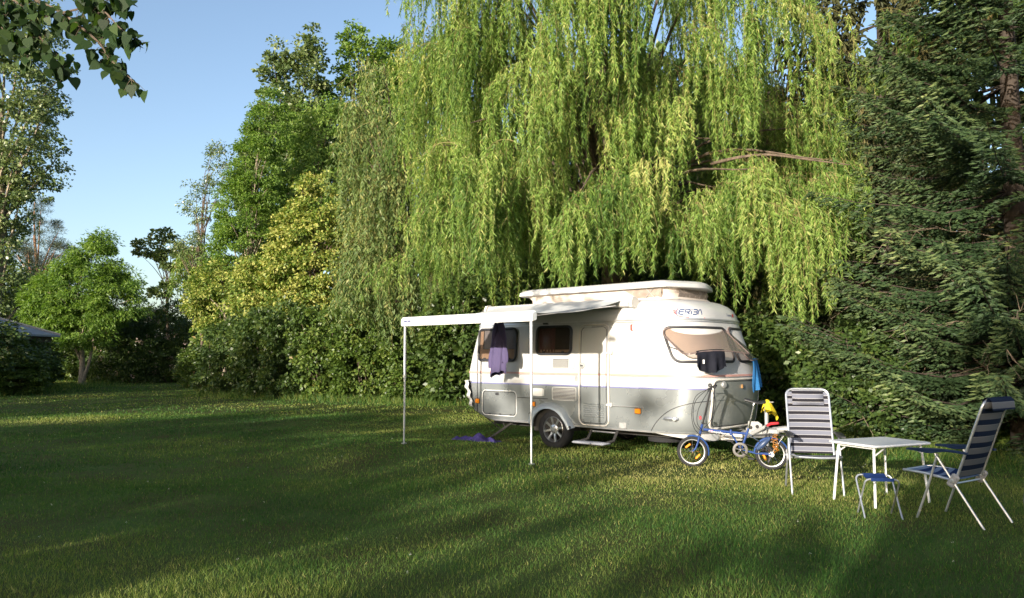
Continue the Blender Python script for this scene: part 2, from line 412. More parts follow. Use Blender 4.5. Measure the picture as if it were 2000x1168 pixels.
# --- entrance door
DU0, DU1, DZ0, DZ1 = .51, 1.07, .425, 1.985
door = frame('door', DU0, DU1, DZ0, DZ1, .10, .008, .011, M['cream'], car)
b = MB()
for rr in (patch_pts(DU0+.02, DU1-.02, 1.035, DZ1-.02, .085, .010, 10),): b.grid(rr)
b.build('door_panel', M['white'], door)
patch('door_panel', DU0+.02, DU1-.02, DZ0+.02, 1.016, .085, .0085, M['grey'], door, nu=10)
frame('door_trim', DU0+.035, DU1-.035, DZ0+.035, DZ1-.035, .08, .012, .005, M['dark'], door)
b = MB()
for k in range(7):
    z = .56 + k*.032; b.grid([[S(u, z+dz, o) for u in np.linspace(.60, .98, 5)] for dz, o in ((-.011, .009), (.002, .018), (.011, .009))])
b.build('door_louvre', M['grey'], door, smooth=0)
for z in (1.545, .755):
    b = MB(); c = S(DU1+.015, z, .02); b.box(c, (.085, .04, .035), bev=.008); b.box(c + np.array([.05, -.004, 0]), (.03, .05, .06), bev=.008); b.build('hinge', M['cream'], door)
b = MB(); b.tube([S(DU1+.02, z, .022) for z in np.linspace(.76, 1.545, 6)], .012, 6); b.build('door_stay', M['cream'], door)
b = MB(); c = S(.575, 1.345, .012); b.lathe([(.048, -.01), (.052, 0), (.046, .012), (.03, .014), (.028, .008)], c, (0, -1, 0), 20); b.build('door_lock', M['zinc'], door)
b = MB(); b.box(c + np.array([0, -.018, 0]), (.05, .012, .018), bev=.004); b.build('lock_lever', M['dark'], door)
b = MB(); b.box(S(.62, 1.955, .016), (.25, .012, .02), bev=.004); b.build('door_latch_bar', M['white'], door)

# --- vents and flaps
def vent(u0, u1, z0, z1, nl, label, mm, split=None):
    f = frame('vent', u0, u1, z0, z1, .025, .006, .009, M['white'], car); f['label'] = label
    patch('vent_back', u0, u1, z0, z1, .02, .003, M['dark'], f, nu=4)
    x1 = split or u1 - .012
    for k in range(nl):
        z = z0 + .012 + (z1 - z0 - .024) * (k + .5) / nl; h = (z1 - z0 - .024) / nl * .27
        b = MB(); b.solid_grid([[S(u, z - h, .006) for u in (u0+.012, x1)], [S(u, z + h*.8, .016) for u in (u0+.012, x1)]], (0, -.003, -.004)); b.build('slat', mm, f, smooth=0)
    if split:
        patch('vent_plate', split + .006, u1 - .004, z0 + .004, z1 - .004, .015, .008, M['white'], f, nu=4)
    return f
vent(-.035, .41, 1.30, 1.455, 9, 'upper white refrigerator vent', M['white'], split=.29)
vent(-.035, .445, .79, .99, 8, 'lower pale refrigerator vent', M['white'])
f = patch('service_flap', -.44, -.235, .84, .965, .02, .022, M['white_paint'], car, nu=4); f['label'] = 'small white electrical inlet flap'
b = MB(); c = S(-.235+.02, .90, .018); b.box(c, (.025, .03, .11), bev=.006); b.build('flap_hinge', M['white_paint'], f)
lk = frame('locker_hatch', -1.63, -.825, .475, .90, .075, .008, .008, M['white_paint'], car); lk['label'] = 'grey luggage locker hatch with white surround'
patch('hatch_panel', -1.605, -.85, .50, .875, .06, .008, M['grey'], lk, nu=8)
frame('hatch_trim', -1.612, -.843, .493, .882, .065, .010, .004, M['dark'], lk)
b = MB(); b.box(S(-1.27, .845, .014), (.075, .02, .045), bev=.006); b.build('hatch_lock', M['dark'], lk)
for uu in (-1.45, -1.2, -.95):
    b = MB(); b.box(S(uu, .497, .014), (.05, .012, .02), bev=.003); b.build('hatch_hinge', M['dark'], lk)
b = MB(); b.box(S(.63, 1.19-.06, .008), (.055, .014, .07), bev=.008); b.box(S(.63, 1.14, .016), (.03, .012, .035)); 
b = MB(); b.box(S(.455, 1.14, .008), (.05, .014, .075), bev=.008); b.build('outside_switch', M['zinc'], car)
# --- ambers and red side light
for uu, z in ((-1.755, .703), (-.455, .703), (1.60, .683)):
    p = S(uu, z, .0); b = MB(); b.box(p + np.array([0, -.012, 0]), (.10, .024, .075), bev=.008); a = b.build('side_marker_lamp', M['amber'], car)
    b = MB(); b.box(p + np.array([0, -.004, 0]), (.112, .010, .086), bev=.003); b.build('lamp_base', M['dark'], a)
b = MB(); b.box(S(1.49, 1.925, .012), (.05, .03, .095), bev=.010); o = b.build('clearance_lamp', M['red_lens'], car); o['label'] = 'red and white clearance lamp high on the side'
b = MB(); b.box(S(1.515, 1.925, .014), (.022, .034, .07), bev=.006); b.build('lamp_lens', M['white_paint'], o)
b = MB(); b.tube([S(-1.76, z, .006) for z in np.linspace(.47, 1.70, 20)], .007, 5); b.build('seam_strip', M['dark'], car)
b = MB(); b.tube([S(u, .80, .006) for u in (-.80, -.5, -.14)], .006, 5); b.build('seam_strip', M['dark'], car)
b = MB(); b.tube([S(u, .745, .03) for u in (1.12, 1.35, 1.68)], .008, 6); b.tube([S(1.68, .73, .0), S(1.68, .745, .034)], .012, 6); b.build('door_retainer', M['trim'], car)
b = MB(); b.box(S(1.32, .455, .004), (.13, .012, .09), bev=.003); b.build('type_plate', M['zinc'], car)
# --- arched seam and manoeuvring grip on the nose
b = MB(); pts = [(1.80, .39), (1.86, .48), (1.95, .58), (2.07, .68), (2.22, .76), (2.42, .82), (2.62, .85), (2.80, .86)]
b.tube([S(u, z, .003) for u, z in smooth_path(pts, 4)], .006, 5); b.build('seam_strip', M['dark'], car)
b = MB(); b.tube([S(u, .60, .02) for u in np.linspace(2.04, 2.26, 8)], [.012, .026, .03, .03, .03, .03, .028, .014], 8); g = b.build('grab_handle', M['alloy'], car)
b = MB(); b.lathe([(.03, 0), (.034, .01), (.02, .02)], S(2.21, .60, .04), S(2.21, .6, 1) - S(2.21, .6, 0), 12); b.build('handle_lock', M['zinc'], g)
b = MB(); b.tube([S(u, 1.215, .02) for u in np.linspace(2.32, 2.62, 8)], [.008, .018, .02, .02, .02, .02, .018, .008], 8, flat=.8); b.build('grab_handle', M['white'], car)

# --- front windows with their flaps propped open
def front_window(mir, ang):
    def Q(u, z, off=0.0):
        p = S(u, z, off); return np.array([p[0], -p[1], p[2]]) if mir else p
    def ur(z): return umax(z) - .06
    z0, z1 = 1.415, 1.915; W = 1.16
    def U(s, z): return ur(z) - W + s * W + .16 * (z1 - z) * (1 - s)*0
    def corner(s, t):                      # s,t in 0..1 -> rounded by inset
        return s, t
    path = [( (u - 0) , z) for u, z in rrect(0, W, z0, z1, .10)]
    b = MB(); b.tube([Q(ur(z) - W + u, z, .010) for u, z in path], .020, 6, closed=True)
    w = b.build('front_window', M['dark'], car, smooth=60)
    w['label'] = 'far front window with dark flap propped open' if mir else 'near front window with tinted flap propped open'
    def pp(off, inset, bulge=0.0):
        rows = []; r = .09
        a0, a1 = z0 + inset, z1 - inset
        zz = list(a0 + r*(1-np.cos(np.linspace(0, math.pi/2, 6)))) + list(np.linspace(a0+r, a1-r, 8)[1:-1]) + list(a1 - r*(1-np.cos(np.linspace(math.pi/2, 0, 6))))
        for z in zz:
            d = 0
            if z < a0 + r: d = r - math.sqrt(max(0, r*r - (a0+r-z)**2))
            if z > a1 - r: d = r - math.sqrt(max(0, r*r - (z-a1+r)**2))
            rows.append([Q(ur(z) - W + u, z, off) for u in np.linspace(inset + d, W - inset - d, 22)])
        return np.array(rows)
    b = MB(); b.grid(pp(.006, .008), flip=mir); b.build('blind', M['blind'], w)
    # rigid flap: turn about the chord of the top edge
    P = pp(.028, -.035); a = P[-1, 3]; c = P[-1, -4]; ax = norm(c - a); n = norm(np.cross(ax, np.array([0, 0, 1.])))
    if n[0] < 0: n = -n
    th = math.radians(ang); k = ax
    if np.dot(np.cross(k, np.array([0, 0, -1.])), n) < 0: k = -k
    hinge = (a + c) / 2
    def rot(p):
        q = p - hinge; return hinge + q*math.cos(th) + np.cross(k, q)*math.sin(th) + k*np.dot(k, q)*(1-math.cos(th))
    Pf = P.copy()                                                  # the flap is stiffer and flatter than the skin
    for i in range(len(P)):
        for j in range(P.shape[1]):
            q = P[i, j] - hinge; dn = np.dot(q, n); ref = np.dot(((P[i, 0] + P[i, -1]) / 2 - hinge), n); Pf[i, j] = P[i, j] - n * (dn - ref) * .55
    P0 = P; R = np.array([[rot(p) for p in row] for row in Pf]); nrm = rot(hinge + n) - hinge
    b = MB(); b.solid_grid(R.tolist(), -nrm*.006); fl = b.build('flap', M['flap'], w)
    rim = list(R[0]) + [q[-1] for q in R[1:-1]] + list(R[-1][::-1]) + [q[0] for q in R[1:-1][::-1]]
    b = MB(); b.tube([p - nrm*.004 for p in rim], .011, 6, closed=True); b.build('flap_edge', mat('flap_edge_b' if mir else 'flap_edge', (.16, .12, .11), .35), fl)
    e = R[0]; 
    for q in (5, 16):
        b = MB(); b.box(R[1, q] - nrm*.02, (.05, .03, .03), bev=.006); b.build('flap_latch', M['dark'], fl)
    for q in (1, -2):                                            # stays
        b = MB(); b.tube([P[8, q] - n*.02, R[5, q] - nrm*.01], .006, 6); b.build('flap_stay', M['dark'], fl)
    return R
FLAP = front_window(False, 33); FLAP2 = front_window(True, 16)

# --- gas locker door on the nose
zg0, zg1 = .46, 1.16
def GU(u, z): return umax(z) - .74 + u
def gpatch(u0, u1, z0, z1, r, off, nu=30):
    rows = []
    zz = list(z0 + r*(1-np.cos(np.linspace(0, math.pi/2, 6)))) + list(np.linspace(z0+r, z1-r, 9)[1:-1]) + list(z1 - r*(1-np.cos(np.linspace(math.pi/2, 0, 6))))
    for z in zz:
        d = 0
        if z < z0 + r: d = r - math.sqrt(max(0, r*r - (z0+r-z)**2))
        if z > z1 - r: d = r - math.sqrt(max(0, r*r - (z-z1+r)**2))
        row = []
        for u in np.linspace(u0 + d, u1 - d, nu):
            um = umax(z); q = GU(u, z)
            if q <= um: row.append(S(q, z, off))
            else: p = S(2*um - q, z, off); row.append(np.array([p[0], -p[1], p[2]]))
        rows.append(row)
    return rows
R = gpatch(0, 1.48, zg0, zg1, .10, .012); b = MB(); b.grid(R)
rim = list(R[0]) + [q[-1] for q in R[1:-1]] + list(R[-1][::-1]) + [q[0] for q in R[1:-1][::-1]]
gl = b.build('gas_locker_door', mat('locker_grey', (.25, .265, .25), .38, metal=.3, noise=.08), car)
b = MB(); b.tube(rim, .016, 6, closed=True); b.build('locker_seal', M['cream'], gl)
R2 = gpatch(.03, 1.45, zg0+.03, zg1-.03, .08, .014); rim2 = list(R2[0]) + [q[-1] for q in R2[1:-1]] + list(R2[-1][::-1]) + [q[0] for q in R2[1:-1][::-1]]
b = MB(); b.tube(rim2, .005, 5, closed=True); b.build('locker_groove', M['dark'], gl)
p0 = S(GU(.20, 1.085), 1.085, .014); nd = S(GU(.20, 1.085), 1.085, 1.0) - S(GU(.20, 1.085), 1.085, 0)
b = MB(); b.lathe([(.05, 0), (.052, .015), (.04, .03), (.015, .034)], p0, nd, 18); b.build('locker_knob', M['zinc'], gl)
b = MB(); b.box(S(GU(.70, 1.05), 1.05, .02), (.03, .02, .06), bev=.005); b.build('locker_catch', mat('brass', (.35, .2, .08), .4, metal=.6), gl)

# --- fender, wheel, step, jack, chassis
def fender(side):
    y0, y1 = -1.045, -1.145; n = 26; rows = []
    ts = np.linspace(0, 1, n)
    outer = smooth_path([(-.56, .42), (-.53, .53), (-.44, .63), (-.26, .725), (-.02, .745), (.19, .66), (.33, .50), (.42, .37)], 5)
    inner = smooth_path([(-.40, .36), (-.38, .46), (-.31, .56), (-.19, .63), (-.03, .645), (.13, .59), (.26, .46), (.34, .33)], 5)
    for o, i in zip(outer, inner):
        o = np.array(o); i = np.array(i); row = []
        for t in np.linspace(0, 1, 7):
            p = o + (i - o) * t**1.5; y = y0 + (y1 - y0) * math.sin(t * math.pi / 2)
            row.append((p[0], y * side, p[1]))
        row.append((i[0], (y1 + .03) * side, i[1] + 0.002)); rows.append(row)
    b = MB(); b.grid(rows, flip=side < 0); f = b.build('wheel_arch', mat('arch_grey%d' % side, (.33, .37, .40), .3, metal=.3, noise=.06), car)
    b = MB(); b.lathe([(.024, 0), (.024, .008), (.014, .009)], (.375, y1 * side * .985, .375), (0, -side, 0), 12); b.build('bolt_cap', M['dark'], f)
    # dark wheel well
    b = MB(); w = [(-.40, .34)] + [tuple(p) for p in inner] + [(.34, .30)]
    b.grid([[(p[0], -.80 * side, p[1]) for p in w], [(p[0], -1.11 * side, p[1]) for p in w]]); 
    k = len(w); b.add([(p[0], -1.058 * side, p[1]) for p in w], [tuple(range(k))]); b.build('wheel_well', M['under'], f)
def wheel(side):
    c = (0, -1.0 * side, .318); ax = (0, -side, 0); hub = empty('wheel', c, 0, car)
    b = MB(); b.lathe([(.205, -.09), (.27, -.095), (.305, -.075), (.316, -.05), (.318, 0), (.316, .05), (.305, .075), (.27, .095), (.205, .09)], (0, 0, 0), ax, 48, closed=True); b.build('tyre', M['rubber'], hub)
    b = MB(); b.lathe([(.207, -.08), (.212, .082), (.200, .088), (.192, .07), (.188, .0), (.19, -.08)], (0, 0, 0), ax, 48, closed=True); b.build('rim', M['alloy'], hub)
    b = MB(); b.lathe([(.19, .0), (.01, .0)], (0, 0, 0), ax, 32); b.build('brake_drum', M['under'], hub)
    b = MB(); b.lathe([(.075, .02), (.078, .062), (.06, .07), (.03, .072), (.028, .066), (.005, .066)], (0, 0, 0), ax, 24); b.build('hub_cap', M['alloy'], hub)
    for k in range(8):
        a = 2 * math.pi * k / 8 + .2; ca, sa = math.cos(a), math.sin(a); b = MB(); rows = []
        for r, hw, h in ((.06, .026, .062), (.10, .020, .070), (.15, .019, .076), (.196, .026, .078)):
            t = np.array([-sa, 0, ca]); rr = np.array([ca, 0, sa]); s_ = np.array(ax)
            rows.append([rr*r - t*hw + s_*(h-.03), rr*r - t*hw*.8 + s_*h, rr*r + t*hw*.8 + s_*h, rr*r + t*hw + s_*(h-.03)])
        b.grid(rows); b.build('spoke', M['alloy'], hub)
    for k in range(5):
        a = 2 * math.pi * k / 5; b = MB(); b.lathe([(.010, .06), (.010, .075), (.004, .077)], (math.cos(a)*.053, 0, math.sin(a)*.053), ax, 8); b.build('wheel_bolt', M['dark'], hub)
fender(1); wheel(1); fender(-1); wheel(-1)
b = MB(); b.tube([(0, -.95, .30), (0, .95, .30)], .035, 8); b.box((0, 0, .33), (.14, 1.9, .06)); b.build('axle', M['under'], car)
for y in (-.55, .55):
    b = MB(); b.box((.3, y, .33), (4.2, .06, .11)); b.build('chassis_rail', M['under'], car)
b = MB(); b.box((-.62, -.75, .31), (.12, .05, .16), bev=.01); b.box((-.5, -.2, .27), (.5, .35, .12)); b.build('underfloor_tank', M['under'], car)
b = MB(); b.lathe([(.27, -.07), (.28, 0), (.27, .07)], (1.55, -.2, .25), (0, 0, 1), 24); b.build('spare_wheel', M['rubber'], car)
# folding step
st = MB(); st.box((.90, -1.28, .185), (.60, .20, .035), bev=.015); stp = st.build('entrance_step', mat('step_grey', (.32, .33, .37), .6, noise=.1), car)
for x in (.66, 1.14):
    b = MB(); b.tube([(x, -1.24, .19), (x + .05, -1.10, .22), (x + .07, -1.02, .36)], .024, 6); b.build('step_bracket', M['under'], stp)
b = MB(); b.tube([(.70, -1.03, .335), (1.22, -1.03, .335)], .012, 6); b.build('step_bar', M['zinc'], stp)
# corner steadies
for x, y, d in ((-1.50, -.80, -1), (-1.50, .80, -1)):
    b = MB(); foot = (x + d*.20, y - .02, .02)
    b.tube([(x - d*.45, y, .40), foot], .022, 6); b.tube([(x - d*.10, y, .40), (x - d*.18, y, .24)], .014, 6); b.tube([(x + d*.3, y, .41), (x - d*.05, y, .22)], .010, 6)
    b.box((foot[0], foot[1], .015), (.12, .10, .025)); b.build('corner_steady', M['under'], car)
b = MB(); us = np.linspace(1.80, umax(.39) - .05, 30)
b.grid([[S(u, .385, .006) for u in us], [S(u, .385, -.004) * np.array([1, 1, 1]) - np.array([0, 0, .11*min(1, (u-1.8)/.9)]) for u in us]]); b.build('nose_skirt', M['white'], car)
# rear lamp panel / bumper with ribbed profile
b = MB(); rows = []
for z in np.linspace(.60, 1.06, 24):
    t = (z - .60) / .46; o = .05 + .018 * math.sin(t * 6 * math.pi) + .05 * t
    P, s = _ol(z); us = np.linspace(s[0], s[0] + 1.13, 28)
    half = [S(u, z, o) for u in us]; rows.append([np.array([p[0], -p[1], p[2]]) for p in half[::-1][:-1]] + half)
b.grid(rows); b.grid([rows[-1], [p * np.array([1, 1, 1]) + np.array([.10, 0, .01]) for p in rows[-1]]]); b.build('rear_bumper_panel', mat('bumper_white', (.66, .65, .63), .4, noise=.08), car)

# --- pop-up roof lid and bellows
def lid_ring(z, grow):
    x0, x1, y = -1.13 - grow, 2.16 + grow, .74 + grow; c = .22; c2 = .42
    half = [(x0, 0), (x0, y - c), (x0 + .06, y - .06), (x0 + c, y), (.4, y), (x1 - .30, y), (x1 - .26, y - .02), (x1 - .22, y - .10), (x1 - .05, y - .50), (x1, 0)]
    P = [(x, -yy) for x, yy in half] + [(x, yy) for x, yy in half[::-1][1:-1]]
    return [np.array([x, yy, z]) for x, yy in P]
rings = [lid_ring(2.545, -.02), lid_ring(2.535, .0), lid_ring(2.545, .012), lid_ring(2.60, .004), lid_ring(2.632, -.03), lid_ring(2.650, -.09), lid_ring(2.662, -.22), lid_ring(2.668, -.45)]
b = MB(); b.grid(rings, wrap=True); n = len(rings[0]); b.add(rings[-1], [tuple(range(n))]); b.add([p for p in rings[0]], [tuple(range(n))[::-1]])
lid = b.build('roof_lid', M['white'], car, smooth=30)
def bel_ring(z, x0, x1, y, c):
    half = [(x0, 0), (x0, y - c), (x0 + c*.3, y - c*.3), (x0 + c, y)] + [(x, y) for x in np.linspace(x0 + c, x1 - c, 12)[1:-1]] + [(x1 - c, y), (x1 - c*.3, y - c*.3), (x1, y - c), (x1, 0)]
    return [np.array([x, -q, z]) for x, q in half] + [np.array([x, q, z]) for x, q in half[::-1][1:-1]]
BZ = [(2.36, -.88, 1.99, .68), (2.41, -.90, 1.94, .665), (2.46, -.93, 1.90, .65), (2.50, -.97, 1.92, .655), (2.545, -1.02, 1.95, .665)]
rr = random.Random(4); rows = []
for z, x0, x1, y in BZ:
    R_ = bel_ring(z, x0, x1, y, .2); rows.append([p + np.array([0, rr.uniform(-.008, .008), rr.uniform(-.004, .004)]) for p in R_])
b = MB(); b.grid(rows, wrap=True); bel = b.build('bellows', M['canvas'], car, smooth=60)
b = MB(); b.grid([[(x, -.672 - .012*(1-abs(2*t-1)), z) for x in np.linspace(1.12 + .25*t, 1.80, 8)] for t, z in ((0, 2.525), (.5, 2.46), (1, 2.39))]); b.build('bellows_window', M['mesh_win'], bel)
b = MB(); b.grid([[(1.975 - .03*abs(2*t-1), y, z) for y in np.linspace(-.45, .45, 8)] for t, z in ((0, 2.525), (.5, 2.46), (1, 2.39))]); b.build('bellows_window', M['mesh_win'], bel)
for x in (1.60,):
    b = MB(); b.tube([(x - .09, -.69, 2.38), (x + .07, -.69, 2.54)], .006, 5); b.tube([(x + .09, -.69, 2.38), (x - .07, -.69, 2.54)], .006, 5); b.build('scissor_stay', M['zinc'], bel)

# --- awning: case, fabric, front bar, arms, legs
AX0, AX1, AY, AZ = -1.30, 1.35, -3.12, 2.0
b = MB(); cs = [(-.86, 2.275), (-.90, 2.345), (-.97, 2.375), (-1.04, 2.36), (-1.075, 2.30), (-1.05, 2.25), (-.95, 2.235)]
b.grid([[(x, y, z) for y, z in cs] for x in (-1.50, -1.0, 0, 1.0, 1.46)], wrap=True); b.add([(-1.50, y, z) for y, z in cs], [tuple(range(7))]); b.add([(1.46, y, z) for y, z in cs], [tuple(range(6, -1, -1))])
aw = b.build('awning_case', M['white'], car, smooth=50)
for x in (-1.52, 1.48):
    b = MB(); c2 = [(x, -.965 + (y + .965) * 1.15, 2.305 + (z - 2.305) * 1.25) for y, z in cs]; d2 = [(q[0] + .05 * (1 if x > 0 else -1), q[1], q[2]) for q in c2]
    b.grid([c2, d2], wrap=True); b.add(c2, [tuple(range(7))]); b.add(d2, [tuple(range(6, -1, -1))]); b.build('case_end', M['cream'], aw)
rows = []
for t in np.linspace(0, 1, 20):
    y = -1.04 + (AY + .02 + 1.04) * t; z = 2.345 + (AZ + .075 - 2.345) * t - .07 * math.sin(math.pi * t) ** 1.0
    rows.append([(x, y, z - .006 * math.cos((x - AX0) / (AX1 - AX0) * 2 * math.pi) + .008 * t * (1 - t) * math.sin(x * 5)) for x in np.linspace(AX0 + .03, AX1 - .03, 26)])
b = MB(); b.solid_grid(rows, (0, 0, -.003)); b.build('fabric', M['awning'], aw, smooth=180)
b = MB(); pr = [(0.03, -.035), (-.045, -.045), (-.06, -.02), (-.055, .06), (-.03, .092), (.03, .098), (.05, .06), (.045, -.02)]
xs = (AX0 - .02, AX0, AX1, AX1 + .02)
b.grid([[(x, AY + (y * k), AZ + (z * k if k < 1 else z)) for y, z in pr] for x, k in zip(xs, (.8, 1, 1, .8))], wrap=True, flip=True); b.add([(xs[0], AY + y*.8, AZ + z*.8) for y, z in pr], [tuple(range(8))]); b.add([(xs[-1], AY + y*.8, AZ + z*.8) for y, z in pr], [tuple(range(7, -1, -1))])
bar = b.build('front_bar', M['white_paint'], aw, smooth=50)
b = MB()                                              # maker's mark near the bar's end: two small slanted blocks
for x, w in ((AX0 + .06, .075), (AX0 + .145, .075)): b.add([(x, AY - .0618, AZ + .012), (x + w, AY - .0618, AZ + .012), (x + w + .012, AY - .0618, AZ + .042), (x + .012, AY - .0618, AZ + .042)], [(0, 1, 2, 3)])
b.build('maker_mark', mat('mark_blue', (.10, .11, .20), .5), bar, smooth=0)
for x, d in ((AX0 + .12, 1), (AX1 - .12, -1)):
    b = MB(); b.tube([(x, -1.06, 2.27), (x + d*.02, AY + .05, AZ + .03)], .013, 6); b.build('tension_arm', M['alloy'], aw)
for x, gz in ((AX0 + .03, .0), (AX1 - .04, .0)):
    wp = car_world(x, AY, 0); gz = float(hgt(wp[0], wp[1])); top = AZ - .04; jm = gz + 1.02
    b = MB(); b.tube([(x, AY - .005, top), (x, AY - .005, jm)], .019, 8); lg = b.build('awning_leg', M['steel'], aw)
    b = MB(); b.tube([(x, AY - .005, jm + .05), (x, AY - .005, gz + .01)], .0145, 8); b.build('leg_tube', M['steel'], lg)
    b = MB(); b.tube([(x, AY - .005, jm + .03), (x, AY - .005, jm - .02)], .023, 8); b.build('leg_clamp', M['zinc'], lg)
    b = MB(); b.box((x, AY - .005, gz + .012), (.06, .07, .02), bev=.006); b.build('leg_foot', M['zinc'], lg)
b = MB(); b.box((-.2, -1.02, 2.03), (.10, .05, .03), bev=.006); b.build('awning_hook', M['dark'], car)

# --- lettering on the roof edge
def ribbon(strokes, u0, z0, w, m, name, parent, sc=1.0, off=.006, slant=.0):
    b = MB()
    for st in strokes:
        P = np.array(st, float) * sc
        for i in range(len(P)):
            pass
        L = []; Rr = []
        for i in range(len(P)):
            t = norm((P[min(i+1, len(P)-1)] - P[max(i-1, 0)])); nn = np.array([-t[1], t[0]])
            L.append(P[i] + nn*w/2); Rr.append(P[i] - nn*w/2)
        f = lambda q: S(u0 + q[0] + slant*q[1], z0 + q[1], off)
        b.grid([[f(q) for q in L], [f(q) for q in Rr]])
    return b.build(name, m, parent, smooth=0)
def rr_(a, n=3): return a
let = []
x = 0
E_ = [[(.95, 1), (.3, 1), (.08, .9), (0, .7), (0, .3), (.08, .1), (.3, 0), (.95, 0)], [(.15, .5), (.9, .5)]]
R_l = [[(0, 0), (0, 1), (.75, 1), (.92, .9), (.95, .72), (.9, .55), (.7, .48), (.2, .48)], [(.5, .48), (.95, 0)]]
I_ = [[(.12, 0), (.12, .68)], [(.12, .86), (.12, 1.02)]]
B_ = [[(0, 1), (.7, 1), (.92, .92), (.95, .75), (.85, .52), (.95, .3), (.92, .08), (.7, 0), (0, 0)], [(.1, .5), (.85, .52)]]
A_ = [[(.02, 0), (.02, .35), (.12, .8), (.3, 1), (.55, 1), (.75, .7), (1.05, 0)]]
for L_, wd in ((E_, 1.2), (R_l, 1.2), (I_, .5), (B_, 1.2), (A_, 1.1)):
    let += [[(x + p[0], p[1]) for p in s_] for s_ in L_]; x += wd
U_LOGO = 2.22
ribbon(let, U_LOGO, 2.105, .017, M['logo_blue'], 'lettering', roof, sc=.074, off=.007)
ribbon([[(-.03, .10), (-.055, .03), (-.03, -.01), (.03, -.035), (.15, -.045), (.45, -.048)]], U_LOGO, 2.105, .010, M['logo_red'], 'logo_swoosh', roof, off=.007)
ribbon([[(-.10, .05), (-.06, .055), (-.075, .03), (-.045, .01)]], U_LOGO, 2.105, .016, M['logo_red'], 'logo_swoosh', roof, off=.008)
ribbon([[(-.028, .10), (-.043, .045), (-.03, 0)]], U_LOGO, 2.105, .010, M['logo_blue'], 'logo_swoosh', roof, off=.009)
def text_mesh(body, size):
    cu = bpy.data.curves.new('txt', 'FONT'); cu.body = body; cu.size = size; cu.resolution_u = 2
    o = bpy.data.objects.new('txt', cu); COL.objects.link(o); bpy.context.view_layer.update()
    me = bpy.data.meshes.new_from_object(o.evaluated_get(bpy.context.evaluated_depsgraph_get()))
    vs = [tuple(v.co) for v in me.vertices]; fs = [tuple(p.vertices) for p in me.polygons]
    bpy.data.objects.remove(o); bpy.data.curves.remove(cu); bpy.data.meshes.remove(me); return vs, fs
vs, fs = text_mesh('Touring', .062)
def SM(u, z, off):
    um = umax(z)
    if u <= um: return S(u, z, off)
    p = S(2*um - u, z, off); return np.array([p[0], -p[1], p[2]])
U2 = umax(2.10) + .12
b = MB(); b.add([SM(U2 + v[0], 2.105 + v[1], .008) for v in vs], fs); b.build('small_lettering', M['logo_blue'], roof, smooth=0)
b = MB(); b.grid([[SM(U2 + .20 + q, 2.10 + h, .009) for q in (0, .03, .06)] for h in (0, .025, .05)]); b.build('small_mark', M['logo_red'], roof, smooth=0)

# --- drawbar, coupling, jockey wheel, handbrake
db = MB()
for sgn in (-1, 1): db.tube([(2.0, sgn*.62, .34), (2.45, sgn*.36, .34), (3.15, sgn*.04, .36)], .038, 4)
drawbar = db.build('drawbar', M['zinc'], car, smooth=0)
b = MB(); b.box((2.66, -.36, .335), (.44, .03, .11), ang=.42, bev=.01); b.build('drawbar_cover', mat('cover_grey', (.50, .48, .45), .6, noise=.2), drawbar)
b = MB(); b.box((3.05, 0, .42), (.50, .12, .09), bev=.02); b.build('coupling_body', M['zinc'], drawbar)
b = MB(); b.tube([(3.2, 0, .44), (3.42, 0, .46), (3.55, 0, .42)], [.04, .055, .05], 10); b.build('coupling_head', M['zinc'], drawbar)
b = MB(); pl = [(-.11, -.09), (.11, -.09), (.11, .04), (.05, .08), (-.10, .08)]
b.grid([[(2.97 + x, -.10, .47 + z) for x, z in pl], [(2.97 + x, -.085, .47 + z) for x, z in pl]], wrap=True); b.add([(2.97 + x, -.10, .47 + z) for x, z in pl], [tuple(range(5))])
pt = b.build('bracket_plate', mat('plate_white', (.36, .36, .34), .5, noise=.15), drawbar)
for x, z in ((2.91, .46), (3.01, .48)):
    b = MB(); b.lathe([(.026, 0), (.026, .004)], (x, -.104, z), (0, -1, 0), 14); b.build('plate_hole', M['under'], pt)
b = MB(); b.tube([(2.95, -.15, .38), (3.10, -.16, .46), (3.19, -.17, .51)], [.03, .026, .022], 8); hb = b.build('handbrake_lever', mat('lever_grey', (.3, .3, .29), .5, noise=.15), drawbar)
b = MB(); b.tube([(3.175, -.17, .505), (3.25, -.175, .54), (3.36, -.18, .555)], [.019, .020, .017], 8); b.build('red_grip', M['redgrip'], hb)
b = MB(); b.tube([(3.06, .10, .12), (3.06, .10, .78)], .03, 10); jw = b.build('jockey_wheel_tube', M['zinc'], drawbar)
b = MB(); b.tube([(3.06, .10, .77), (3.06, .10, .83)], .018, 8); b.tube([(3.06, .10, .82), (3.18, .08, .83)], .010, 6); b.build('crank', M['zinc'], jw)
b = MB(); b.lathe([(.02, -.03), (.09, -.03), (.10, 0), (.09, .03), (.02, .03)], (3.06, .10, .105), (0, 1, 0), 20); b.build('jockey_wheel', M['rubber'], jw)
